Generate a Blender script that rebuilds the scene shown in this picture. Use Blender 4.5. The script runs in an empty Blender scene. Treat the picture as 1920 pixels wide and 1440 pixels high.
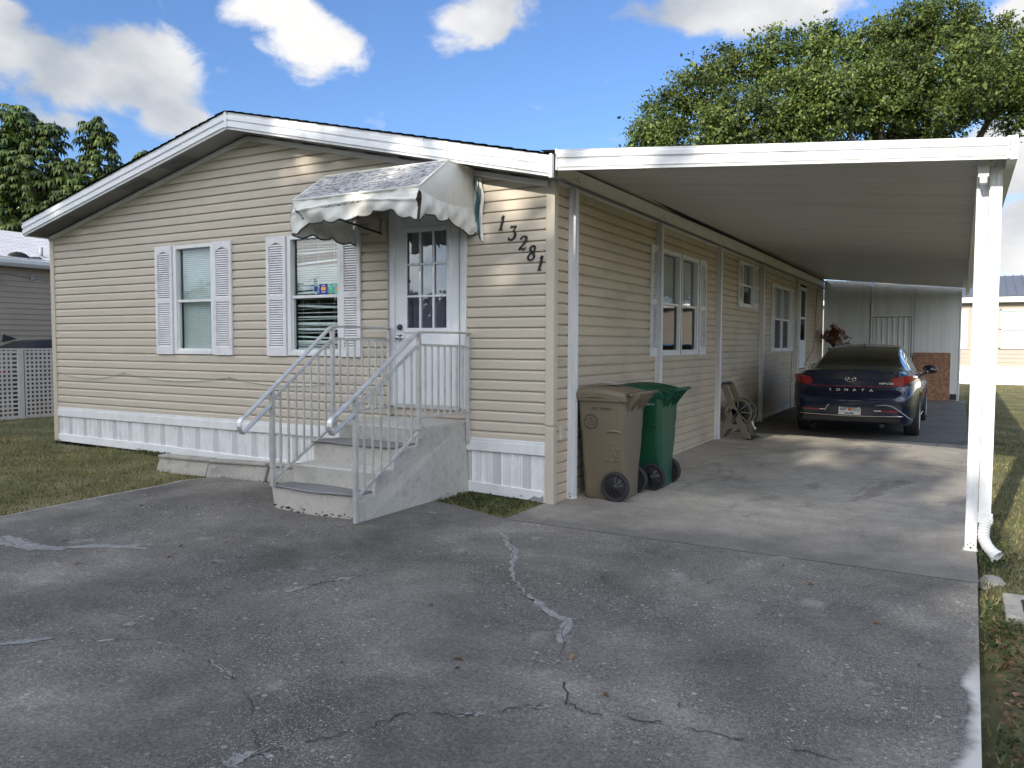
import bpy, bmesh, math, random
import numpy as np
from mathutils import Vector, Matrix
random.seed(7); rng = np.random.default_rng(11)
PI = math.pi
scene = bpy.context.scene
COL = scene.collection

# ---------------------------------------------------------------- helpers
def link(o, parent=None):
    COL.objects.link(o)
    if parent is not None: o.parent = parent
    return o
def tag(o, label=None, cat=None, group=None, kind=None):
    if label: o['label'] = label
    if cat: o['category'] = cat
    if group: o['group'] = group
    if kind: o['kind'] = kind
    return o
def empty(name, loc, label, cat, group=None, rz=0):
    o = bpy.data.objects.new(name, None); o.empty_display_size = .2
    o.location = loc; o.rotation_euler = (0, 0, rz); link(o)
    return tag(o, label, cat, group)

class MB:
    """collects shapes in WORLD coordinates; build() links one mesh (relative to its parent)"""
    def __init__(s): s.v = []; s.f = []; s.m = []; s.sm = []
    def add(s, vs, fs, m=0, smooth=False):
        b = len(s.v); s.v += [tuple(p) for p in vs]
        for f in fs: s.f.append([b + i for i in f]); s.m.append(m); s.sm.append(smooth)
        return s
    def box(s, x0, x1, y0, y1, z0, z1, m=0, M=None):
        vs = [(x, y, z) for z in (z0, z1) for y in (y0, y1) for x in (x0, x1)]
        if M is not None: vs = [tuple(M @ Vector(p)) for p in vs]
        return s.add(vs, [(0, 2, 3, 1), (4, 5, 7, 6), (0, 1, 5, 4), (2, 6, 7, 3), (0, 4, 6, 2), (1, 3, 7, 5)], m)
    def bar(s, a, b, w, h, m=0, up=(0, 0, 1)):
        a = Vector(a); b = Vector(b); d = (b - a).normalized(); u = Vector(up)
        if abs(d.dot(u)) > .98: u = Vector((0, 1, 0))
        r = d.cross(u).normalized(); u = r.cross(d).normalized()
        vs = [p + r * (i * w / 2) + u * (j * h / 2) for p in (a, b) for (i, j) in ((-1, -1), (1, -1), (1, 1), (-1, 1))]
        return s.add(vs, [(3, 2, 1, 0), (4, 5, 6, 7), (0, 1, 5, 4), (1, 2, 6, 5), (2, 3, 7, 6), (3, 0, 4, 7)], m)
    def tube(s, pts, r, n=8, m=0, cap=True, closed=False, smooth=True):
        P = [Vector(p) for p in pts]; k = len(P); rr = r if isinstance(r, (list, tuple)) else [r] * k
        vs = []; prev = None
        for i in range(k):
            if closed: d = P[(i + 1) % k] - P[i - 1]
            else: d = P[min(i + 1, k - 1)] - P[max(i - 1, 0)]
            d.normalize()
            if prev is None:
                u = Vector((0, 0, 1)) if abs(d.z) < .9 else Vector((1, 0, 0))
            else: u = prev
            a = d.cross(u)
            if a.length < 1e-5: a = d.cross(Vector((1, 0, 0)))
            a.normalize(); b2 = a.cross(d).normalized(); prev = b2
            for j in range(n):
                t = 2 * PI * j / n
                vs.append(P[i] + (a * math.cos(t) + b2 * math.sin(t)) * rr[i])
        fs = []
        for i in range(k if closed else k - 1):
            i2 = (i + 1) % k
            for j in range(n):
                j2 = (j + 1) % n; fs.append((i * n + j, i * n + j2, i2 * n + j2, i2 * n + j))
        s.add(vs, fs, m, smooth)
        if cap and not closed:
            b = len(s.v) - len(vs)
            s.f.append([b + j for j in range(n)][::-1]); s.m.append(m); s.sm.append(False)
            s.f.append([b + (k - 1) * n + j for j in range(n)]); s.m.append(m); s.sm.append(False)
        return s
    def prism(s, poly, fn, a, b, m=0, smooth=False):
        """poly: list of 2D points; fn(p2d, t) -> 3D; extrude between t=a and t=b"""
        n = len(poly); vs = [fn(p, a) for p in poly] + [fn(p, b) for p in poly]
        fs = [(i, (i + 1) % n, n + (i + 1) % n, n + i) for i in range(n)]
        s.add(vs, fs, m, smooth); bb = len(s.v) - 2 * n
        s.f.append([bb + i for i in range(n)][::-1]); s.m.append(m); s.sm.append(False)
        s.f.append([bb + n + i for i in range(n)]); s.m.append(m); s.sm.append(False)
        return s
    def grid(s, fn, nu, nv, m=0, smooth=True, flip=False):
        vs = [fn(i / nu, j / nv) for i in range(nu + 1) for j in range(nv + 1)]
        fs = []
        for i in range(nu):
            for j in range(nv):
                a = i * (nv + 1) + j; q = (a, a + 1, a + nv + 2, a + nv + 1)
                fs.append(q[::-1] if flip else q)
        return s.add(vs, fs, m, smooth)
    def lathe(s, prof, c, axis, n=24, m=0, smooth=True):
        """prof: (radius, along axis) points; axis unit vector"""
        ax = Vector(axis).normalized(); u = Vector((0, 0, 1)) if abs(ax.z) < .9 else Vector((1, 0, 0))
        a = ax.cross(u).normalized(); b = ax.cross(a); c = Vector(c); vs = []
        for (r, h) in prof:
            for j in range(n):
                t = 2 * PI * j / n; vs.append(c + ax * h + (a * math.cos(t) + b * math.sin(t)) * r)
        fs = [(i * n + j, i * n + (j + 1) % n, (i + 1) * n + (j + 1) % n, (i + 1) * n + j) for i in range(len(prof) - 1) for j in range(n)]
        return s.add(vs, fs, m, smooth)
    def build(s, name, mats, parent=None, bevel=0, solid=0, label=None, origin=None, seg=2):
        me = bpy.data.meshes.new(name)
        mats = mats if isinstance(mats, (list, tuple)) else [mats]
        if parent is not None:
            mw = Matrix.LocRotScale(parent.location, parent.rotation_euler, None)
            if parent.parent is not None:
                pp = parent.parent
                mw = Matrix.LocRotScale(pp.location, pp.rotation_euler, None) @ mw
            inv = mw.inverted(); vs = [tuple(inv @ Vector(p)) for p in s.v]; loc = None
        else:
            if origin is None:
                A = np.array(s.v); origin = ((A[:, 0].min() + A[:, 0].max()) / 2, (A[:, 1].min() + A[:, 1].max()) / 2, A[:, 2].min())
            vs = [(p[0] - origin[0], p[1] - origin[1], p[2] - origin[2]) for p in s.v]; loc = origin
        me.from_pydata(vs, [], s.f)
        for mt in mats: me.materials.append(mt)
        me.polygons.foreach_set('material_index', s.m)
        me.polygons.foreach_set('use_smooth', s.sm)
        me.update()
        o = bpy.data.objects.new(name, me)
        if loc: o.location = loc
        link(o, parent)
        if solid:
            md = o.modifiers.new('solid', 'SOLIDIFY'); md.thickness = solid; md.offset = 0
        if bevel:
            md = o.modifiers.new('bevel', 'BEVEL'); md.width = bevel; md.segments = seg; md.limit_method = 'ANGLE'; md.angle_limit = math.radians(50)
            md.harden_normals = False
        if label: o['label'] = label
        return o

def fixn(o):
    bm = bmesh.new(); bm.from_mesh(o.data); bmesh.ops.recalc_face_normals(bm, faces=bm.faces); bm.to_mesh(o.data); bm.free(); return o

def text_mesh(txt, size, extrude, mat, name, parent, M, font_shear=0, align='CENTER', space=1.0, bold=0):
    cu = bpy.data.curves.new('txt', 'FONT'); cu.body = txt; cu.size = size; cu.extrude = extrude; cu.align_x = align; cu.align_y = 'CENTER'
    cu.shear = font_shear; cu.space_character = space; cu.resolution_u = 3; cu.offset = bold
    tmp = bpy.data.objects.new('tmp', cu); COL.objects.link(tmp)
    me = bpy.data.meshes.new_from_object(tmp.evaluated_get(bpy.context.evaluated_depsgraph_get()))
    bpy.data.objects.remove(tmp); bpy.data.curves.remove(cu)
    me.transform(M)
    mb = MB(); mb.v = [tuple(v.co) for v in me.vertices]; mb.f = [list(p.vertices) for p in me.polygons]
    mb.m = [0] * len(mb.f); mb.sm = [False] * len(mb.f)
    bpy.data.meshes.remove(me)
    return mb.build(name, mat, parent)

# ---------------------------------------------------------------- materials
class NT:
    def __init__(s, nt): s.nt = nt; s.n = nt.nodes; s.l = nt.links
    def new(s, t, **kw):
        nd = s.n.new(t)
        for k, v in kw.items():
            if k.startswith('i_'): nd.inputs[k[2:].replace('_', ' ')].default_value = v
            else: setattr(nd, k, v)
        return nd
    def link(s, a, b): s.l.new(a, b)
def newmat(name):
    m = bpy.data.materials.new(name); m.use_nodes = True; nt = NT(m.node_tree); nt.n.clear()
    out = nt.new('ShaderNodeOutputMaterial'); b = nt.new('ShaderNodeBsdfPrincipled'); nt.link(b.outputs[0], out.inputs[0])
    return m, nt, b, out
def ramp(nt, fac, stops):
    r = nt.new('ShaderNodeValToRGB'); e = r.color_ramp.elements
    while len(e) > 1: e.remove(e[-1])
    e[0].position = stops[0][0]; e[0].color = (*stops[0][1], 1)
    for p, c in stops[1:]:
        x = e.new(p); x.color = (*c, 1)
    if fac is not None: nt.link(fac, r.inputs[0])
    return r
def g3(v): return (v, v, v)
def mixc(nt, fac, a, b, mode='MIX'):
    m = nt.new('ShaderNodeMix', data_type='RGBA', blend_type=mode)
    for s, v in ((0, fac), (6, a), (7, b)):
        if hasattr(v, 'links') or hasattr(v, 'is_linked'): nt.link(v, m.inputs[s])
        elif s == 0: m.inputs[0].default_value = v
        else: m.inputs[s].default_value = (*v, 1) if len(v) == 3 else v
    return m.outputs[2]
def noise(nt, vec, scale, detail=4, rough=.55, dist=0):
    n = nt.new('ShaderNodeTexNoise'); n.inputs['Scale'].default_value = scale; n.inputs['Detail'].default_value = detail
    n.inputs['Roughness'].default_value = rough; n.inputs['Distortion'].default_value = dist
    if vec is not None: nt.link(vec, n.inputs['Vector'])
    return n.outputs[0]
def coords(nt, scale=(1, 1, 1)):
    # position in metres, independent of the object's own origin
    g = nt.new('ShaderNodeNewGeometry'); mp = nt.new('ShaderNodeMapping'); mp.inputs['Scale'].default_value = scale
    nt.link(g.outputs['Position'], mp.inputs[0]); return mp.outputs[0]
def objc(nt, scale=(1, 1, 1)):
    g = nt.new('ShaderNodeTexCoord'); mp = nt.new('ShaderNodeMapping'); mp.inputs['Scale'].default_value = scale
    nt.link(g.outputs['Object'], mp.inputs[0]); return mp.outputs[0]
def bumpn(nt, b, h, strength=.3, dist=.01):
    bp = nt.new('ShaderNodeBump'); bp.inputs['Strength'].default_value = strength; bp.inputs['Distance'].default_value = dist
    nt.link(h, bp.inputs['Height']); nt.link(bp.outputs[0], b.inputs['Normal'])
def mat(name, col, rough=.6, metal=0, var=.12, scale=(1.5, 1.5, 1.5), nscale=2.0, bump=0, bscale=40, dirt=None, dirt_amt=.3, dscale=1.2, spec=.5, coat=0, fine=0, obj=False):
    m, nt, b, out = newmat(name)
    c = (objc if obj else coords)(nt, scale)
    n1 = noise(nt, c, nscale, 5)
    r = ramp(nt, n1, [(.3, tuple(x * (1 - var) for x in col)), (.7, tuple(min(1, x * (1 + var)) for x in col))])
    colr = r.outputs[0]
    if fine:
        n3 = noise(nt, c, 60, 2); rf = ramp(nt, n3, [(.35, g3(1 - fine)), (.65, g3(1 + fine))]); colr = mixc(nt, 1.0, colr, rf.outputs[0], 'MULTIPLY')
    if dirt:
        n2 = noise(nt, c, dscale, 7, .65); rd = ramp(nt, n2, [(.5, g3(0)), (.72, g3(1))])
        k = nt.new('ShaderNodeMath', operation='MULTIPLY'); nt.link(rd.outputs[0], k.inputs[0]); k.inputs[1].default_value = dirt_amt
        colr = mixc(nt, k.outputs[0], colr, dirt)
    nt.link(colr, b.inputs['Base Color']); b.inputs['Roughness'].default_value = rough; b.inputs['Metallic'].default_value = metal
    b.inputs['Specular IOR Level'].default_value = spec
    if coat: b.inputs['Coat Weight'].default_value = coat; b.inputs['Coat Roughness'].default_value = .03
    if bump: bumpn(nt, b, noise(nt, c, bscale, 4), bump)
    return m
M = {}
M['siding'] = mat('siding', (.53, .475, .39), .55, var=.05, scale=(.3, .3, 4), nscale=2.5, bump=.12, bscale=60, dirt=(.37, .33, .28), dirt_amt=.2, fine=.03)
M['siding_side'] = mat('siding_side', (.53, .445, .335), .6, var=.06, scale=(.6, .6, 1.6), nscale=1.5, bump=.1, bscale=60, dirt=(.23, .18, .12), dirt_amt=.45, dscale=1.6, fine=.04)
M['trim_tan'] = mat('trim_tan', (.53, .48, .39), .5, var=.04, bump=.05)
M['white'] = mat('white', (.74, .75, .76), .5, var=.06, bump=.05, scale=(3, 3, 1), dirt=(.50, .50, .48), dirt_amt=.3, dscale=2.5)
M['white_skirt'] = mat('white_skirt', (.80, .81, .82), .5, var=.05, dirt=(.45, .44, .40), dirt_amt=.35, dscale=3, bump=.06)
M['white_trim'] = mat('white_trim', (.70, .71, .72), .5, var=.05, dirt=(.38, .37, .34), dirt_amt=.3, dscale=4)
M['fascia'] = mat('fascia', (.74, .76, .79), .32, var=.06, scale=(.5, 1, 8), nscale=2, dirt=(.5, .52, .55), dirt_amt=.4)
M['soffit'] = mat('soffit', (.60, .60, .60), .6, var=.05, dirt=(.33, .32, .3), dirt_amt=.3)
M['shutter'] = mat('shutter', (.72, .72, .74), .6, var=.05, dirt=(.42, .42, .42), dirt_amt=.5, dscale=5, bump=.08)
M['alu_post'] = mat('alu_post', (.68, .69, .71), .4, var=.12, scale=(12, 12, .6), nscale=2, dirt=(.30, .32, .34), dirt_amt=.45, dscale=1.4)
M['alu'] = mat('alu', (.58, .58, .575), .36, metal=.5, var=.12, nscale=6, scale=(2, 2, 2), dirt=(.25, .24, .22), dirt_amt=.3)
M['steel'] = mat('steel', (.55, .54, .52), .25, metal=1, var=.05)
M['door_white'] = mat('door_white', (.74, .77, .80), .45, var=.04, bump=.04)
M['grey_frame'] = mat('grey_frame', (.33, .34, .36), .5, var=.08)
M['black'] = mat('black', (.018, .018, .02), .45, var=.1)
M['rubber'] = mat('rubber', (.022, .022, .024), .75, var=.2, bump=.15)
M['slat'] = mat('slat', (.74, .79, .78), .5, var=.06)
M['curtain'] = mat('curtain', (.66, .66, .74), .8, var=.1)
M['dark_room'] = mat('dark_room', (.05, .05, .055), .8, var=.2)
M['carport_ceiling'] = mat('carport_ceiling', (.62, .61, .58), .42, var=.07, scale=(.15, 2.5, 1), nscale=2, dirt=(.36, .35, .33), dirt_amt=.5, dscale=1.5)
M['beam'] = mat('beam', (.78, .79, .78), .5, var=.05, bump=.12, bscale=120, dirt=(.45, .45, .43), dirt_amt=.25, dscale=3)
M['shed'] = mat('shed', (.66, .68, .67), .5, var=.05, scale=(6, 1, .3), dirt=(.35, .37, .38), dirt_amt=.3)
M['concrete_step'] = mat('concrete_step', (.50, .48, .44), .85, var=.08, bump=.5, bscale=55, dirt=(.26, .25, .22), dirt_amt=.5, dscale=8, fine=.1)
M['step_side'] = mat('step_side', (.47, .455, .42), .85, var=.07, bump=.6, bscale=70, dirt=(.22, .21, .19), dirt_amt=.5, dscale=9, fine=.12)
M['mat_grey'] = mat('mat_grey', (.20, .20, .205), .8, var=.15, bump=.3, bscale=90)
M['curb'] = mat('curb', (.36, .345, .31), .9, var=.18, bump=.7, bscale=45, dirt=(.10, .095, .085), dirt_amt=.7, dscale=4, fine=.15)
M['bark'] = mat('bark', (.16, .13, .10), .9, var=.3, nscale=5, bump=.6, bscale=14)
M['bin_tan'] = mat('bin_tan', (.160, .130, .088), .45, var=.05, nscale=3, bump=.06, bscale=120, dirt=(.12, .095, .07), dirt_amt=.4, obj=False)
M['bin_green'] = mat('bin_green', (.008, .07, .036), .38, var=.08, nscale=3, bump=.05, bscale=120, dirt=(.03, .10, .06), dirt_amt=.3)
M['ink'] = mat('ink', (.05, .045, .045), .6, var=.4, nscale=30)
M['hose_grey'] = mat('hose_grey', (.19, .165, .125), .55, var=.08)
M['hose_green'] = mat('hose_green', (.03, .045, .04), .5, var=.15)
M['osb'] = None
M['bronze'] = mat('bronze', (.03, .03, .032), .4, var=.1)
M['plate_white'] = mat('plate_white', (.62, .64, .63), .4, var=.04)
def glassmat(name, tint, rough=.0, refl=1.0, wav=0):
    m = bpy.data.materials.new(name); m.use_nodes = True; nt = NT(m.node_tree); nt.n.clear()
    out = nt.new('ShaderNodeOutputMaterial'); mx = nt.new('ShaderNodeMixShader'); tr = nt.new('ShaderNodeBsdfTransparent'); gl = nt.new('ShaderNodeBsdfGlossy')
    fr = nt.new('ShaderNodeFresnel'); fr.inputs[0].default_value = 1.55; k = nt.new('ShaderNodeMath', operation='MULTIPLY'); k.inputs[1].default_value = refl; k.use_clamp = True
    g_ = nt.new('ShaderNodeNewGeometry'); ir = nt.new('ShaderNodeMapRange'); nt.link(g_.outputs['Backfacing'], ir.inputs[0]); ir.inputs[3].default_value = 1.55; ir.inputs[4].default_value = 1 / 1.55; nt.link(ir.outputs[0], fr.inputs[0])
    nt.link(fr.outputs[0], k.inputs[0]); nt.link(k.outputs[0], mx.inputs[0]); tr.inputs[0].default_value = (*tint, 1); gl.inputs['Roughness'].default_value = rough
    nt.link(tr.outputs[0], mx.inputs[1]); nt.link(gl.outputs[0], mx.inputs[2]); nt.link(mx.outputs[0], out.inputs[0])
    if wav:
        bp = nt.new('ShaderNodeBump'); bp.inputs['Strength'].default_value = wav; bp.inputs['Distance'].default_value = .02
        nt.link(noise(nt, coords(nt), 2.2, 1), bp.inputs['Height']); nt.link(bp.outputs[0], gl.inputs['Normal'])
    return m
M['glass'] = glassmat('window_glass', (.86, .92, .905), .0, 2.0, .15)
M['glass_dark'] = glassmat('screened_glass', (.25, .28, .32), .02, .8, .1)
M['door_glass'] = glassmat('door_glass', (.50, .52, .56), .0, 3.6, .12)
M['car_glass'] = glassmat('car_glass', (.16, .18, .19), .0, 2.2)

# car paint
m, nt, b, out = newmat('car_paint'); b.inputs['Base Color'].default_value = (.004, .011, .042, 1); b.inputs['Metallic'].default_value = .45; b.inputs['Roughness'].default_value = .28
b.inputs['Coat Weight'].default_value = 1; b.inputs['Coat Roughness'].default_value = .02; M['paint'] = m
M['red_lens'] = mat('red_lens', (.28, .008, .012), .12, var=.1, coat=1, obj=True)
M['red_dim'] = mat('red_dim', (.25, .01, .02), .2, var=.1, coat=1)
M['chrome'] = mat('chrome', (.72, .72, .72), .16, metal=1, var=.02)

# shingles
m, nt, b, out = newmat('shingles'); c = coords(nt, (1, 1, 1)); br = nt.new('ShaderNodeTexBrick'); br.inputs['Scale'].default_value = 1; br.inputs['Brick Width'].default_value = .3; br.inputs['Row Height'].default_value = .14
br.inputs['Mortar Size'].default_value = .006; br.inputs['Color1'].default_value = (.06, .06, .065, 1); br.inputs['Color2'].default_value = (.12, .115, .115, 1); br.inputs['Mortar'].default_value = (.02, .02, .02, 1)
nt.link(c, br.inputs[0]); nt.link(br.outputs[0], b.inputs['Base Color']); b.inputs['Roughness'].default_value = .95; bumpn(nt, b, noise(nt, c, 90, 3), .6); M['shingle_dark'] = m
m, nt, b, out = newmat('shingles_white'); c = coords(nt, (1, 1, 1)); sp = nt.new('ShaderNodeSeparateXYZ'); nt.link(c, sp.inputs[0]); cb = nt.new('ShaderNodeCombineXYZ'); nt.link(sp.outputs[1], cb.inputs[0]); nt.link(sp.outputs[0], cb.inputs[1])
br = nt.new('ShaderNodeTexBrick'); br.inputs['Scale'].default_value = 1; br.inputs['Brick Width'].default_value = .33; br.inputs['Row Height'].default_value = .14; br.inputs['Mortar Size'].default_value = .012
br.inputs['Color1'].default_value = (.62, .62, .64, 1); br.inputs['Color2'].default_value = (.50, .50, .53, 1); br.inputs['Mortar'].default_value = (.27, .27, .29, 1)
nt.link(cb.outputs[0], br.inputs[0]); nt.link(br.outputs[0], b.inputs['Base Color']); b.inputs['Roughness'].default_value = .9; M['shingle_white'] = m

# perforated skirting
m, nt, b, out = newmat('vented_skirt'); c = coords(nt, (1, 1, 1)); mp = nt.new('ShaderNodeMapping'); mp.inputs['Rotation'].default_value = (0, math.radians(45), 0); nt.link(c, mp.inputs[0])
vo = nt.new('ShaderNodeTexVoronoi'); vo.inputs['Scale'].default_value = 62; vo.inputs['Randomness'].default_value = 0; nt.link(mp.outputs[0], vo.inputs[0])
nt.link(ramp(nt, vo.outputs['Distance'], [(.26, (.22, .23, .24)), (.36, (.74, .75, .77))]).outputs[0], b.inputs['Base Color']); b.inputs['Roughness'].default_value = .5; M['vent'] = m

# awning cloth (mildewed top / stained white)
def cloth(name, base, spots, lo, hi, streak):
    m, nt, b, out = newmat(name); c = coords(nt, streak)
    n1 = noise(nt, c, 9, 8, .72); n2 = noise(nt, coords(nt), 1.7, 4)
    r = ramp(nt, n1, [(lo, spots), (hi, base)])
    col = mixc(nt, 1.0, r.outputs[0], ramp(nt, n2, [(.3, g3(.78)), (.65, g3(1.05))]).outputs[0], 'MULTIPLY')
    nt.link(col, b.inputs['Base Color']); b.inputs['Roughness'].default_value = .75; bumpn(nt, b, noise(nt, coords(nt), 30, 4), .25)
    return m
M['awn_top'] = cloth('mildewed_canvas', (.60, .60, .60), (.11, .11, .112), .40, .60, (1.6, 3.5, 3.5))
M['awn'] = cloth('stained_vinyl', (.76, .76, .71), (.38, .37, .33), .27, .42, (5, 5, 1))

# OSB
m, nt, b, out = newmat('osb'); c = coords(nt, (1, 1, 1)); vo = nt.new('ShaderNodeTexVoronoi'); vo.inputs['Scale'].default_value = 22; nt.link(c, vo.inputs[0])
col = ramp(nt, vo.outputs['Color'], [(0, (.16, .075, .045)), (.5, (.27, .14, .085)), (1, (.37, .21, .13))]).outputs[0]; nt.link(col, b.inputs['Base Color']); b.inputs['Roughness'].default_value = .8; M['osb'] = m
m, nt, b, out = newmat('metal_roof'); c = coords(nt, (1, 1, 1)); b.inputs['Base Color'].default_value = (.30, .31, .33, 1); b.inputs['Metallic'].default_value = .6; b.inputs['Roughness'].default_value = .45; M['metal_roof'] = m

# foliage
def leafmat(name, dark, mid, light, trans=.25, rough=.5, clump=.6):
    m = bpy.data.materials.new(name); m.use_nodes = True; nt = NT(m.node_tree); nt.n.clear()
    out = nt.new('ShaderNodeOutputMaterial'); mx = nt.new('ShaderNodeMixShader'); mx.inputs[0].default_value = trans
    b = nt.new('ShaderNodeBsdfPrincipled'); t = nt.new('ShaderNodeBsdfTranslucent')
    g = nt.new('ShaderNodeNewGeometry'); r1 = ramp(nt, g.outputs['Random Per Island'], [(0, dark), (.5, mid), (1, light)])
    r2 = ramp(nt, noise(nt, coords(nt), clump, 3), [(.3, g3(.55)), (.7, g3(1.35))])
    col = mixc(nt, 1.0, r1.outputs[0], r2.outputs[0], 'MULTIPLY')
    nt.link(col, b.inputs['Base Color']); nt.link(col, t.inputs[0]); b.inputs['Roughness'].default_value = rough; b.inputs['Specular IOR Level'].default_value = .4
    nt.link(b.outputs[0], mx.inputs[1]); nt.link(t.outputs[0], mx.inputs[2]); nt.link(mx.outputs[0], out.inputs[0]); return m
M['leaf'] = leafmat('ficus_leaves', (.026, .05, .011), (.075, .12, .023), (.19, .225, .05))
M['leaf2'] = leafmat('umbrella_leaves', (.02, .04, .012), (.05, .085, .02), (.11, .14, .03), .15, .32)
M['leaf3'] = leafmat('street_tree_leaves', (.03, .05, .015), (.06, .09, .02), (.09, .12, .03))
M['grass'] = leafmat('grass_blades', (.09, .10, .035), (.19, .20, .07), (.37, .31, .16), .2, .7, 1.1)
M['weed'] = leafmat('weeds', (.03, .05, .015), (.05, .085, .02), (.10, .12, .035), .2, .6, 2)
M['dead'] = leafmat('dead_leaves', (.09, .05, .025), (.17, .10, .05), (.27, .17, .09), .1, .7, 2)
M['flower'] = leafmat('dried_flowers', (.08, .022, .014), (.17, .055, .03), (.32, .14, .08), .1, .8, 3)
# --- light, sky and exposure settings
SUN_EL = 23.0
SUN_AZ = math.radians(180 + 6)          # compass style: 0 = +Y, clockwise seen from above
SUN_ROT = SUN_AZ
SUN_E = 3.0
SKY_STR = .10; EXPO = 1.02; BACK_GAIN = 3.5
SKY_TINT = (.57, .72, .97)
CL_DARK = (2.3, 2.55, 2.95); CL_LIGHT = (5.0, 4.95, 4.9)
CLOUDS = [((-.8148, .5104, .275), .14, .065, 1.15), ((-.8369, .4632, .2915), .13, .06, 1.1), ((-.7796, .5483, .3027), .08, .05, 1.2), ((-.8306, .5074, .2293), .09, .035, .9), ((-.7742, .5835, .2453), .06, .028, 1.1),
  ((-.6498, .6816, .3365), .075, .06, 1.15), ((-.6716, .6429, .3682), .07, .035, 1.1), ((-.6259, .7036, .3363), .05, .04, 1.1), ((-.5018, .7809, .372), .09, .05, 1.1),
  ((-.2057, .9071, .3672), .16, .045, 1.1), ((-.2609, .8918, .3697), .08, .05, 1.0), ((.0419, .9794, .1974), .10, .06, 1.2), ((.0428, .9929, .1109), .16, .06, 1.1), ((.0381, .9428, .3312), .05, .03, 1.0), ((-.8367, .4434, .3215), .05, .04, 1.1)]
STREET = [(1.8, -26, 4.0, 10.1, 'tree across the street on the right'), (-2.4, -26, 4.6, 13.3, 'broad tree across the street'), (-7.4, -26, 5.8, 17.2, 'tall tree across the street'), (-11.8, -27, 5.4, 16.6, 'left tree across the street'), (4.3, -25, 3.6, 8.3, 'small tree across the street between two others'), (6.8, -27, 4.2, 10.3, 'low tree across the street'),
  (-22, -48, 6, 7.0, 'first low tree from the right beyond the street'), (-31, -50, 6.5, 7.6, 'second low tree from the right beyond the street'), (-40, -47, 6.5, 7.4, 'third low tree from the right beyond the street'), (-50, -46, 7, 8.2, 'fourth low tree from the right beyond the street'), (-60, -44, 7, 8.0, 'fifth low tree from the right beyond the street'), (-72, -42, 8, 8.4, 'sixth low tree from the right beyond the street')]
M['car_glass2'] = glassmat('tinted_glass', (.10, .11, .12), .0, 2.4); M['roofglass'] = mat('roofglass', (.010, .012, .016), .08, var=.05, coat=1)
M['mirror'] = mat('mirror', (.6, .6, .62), .03, metal=1, var=.01); M['nbpane'] = mat('nbpane', (.42, .50, .47), .15, var=.08)
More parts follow.
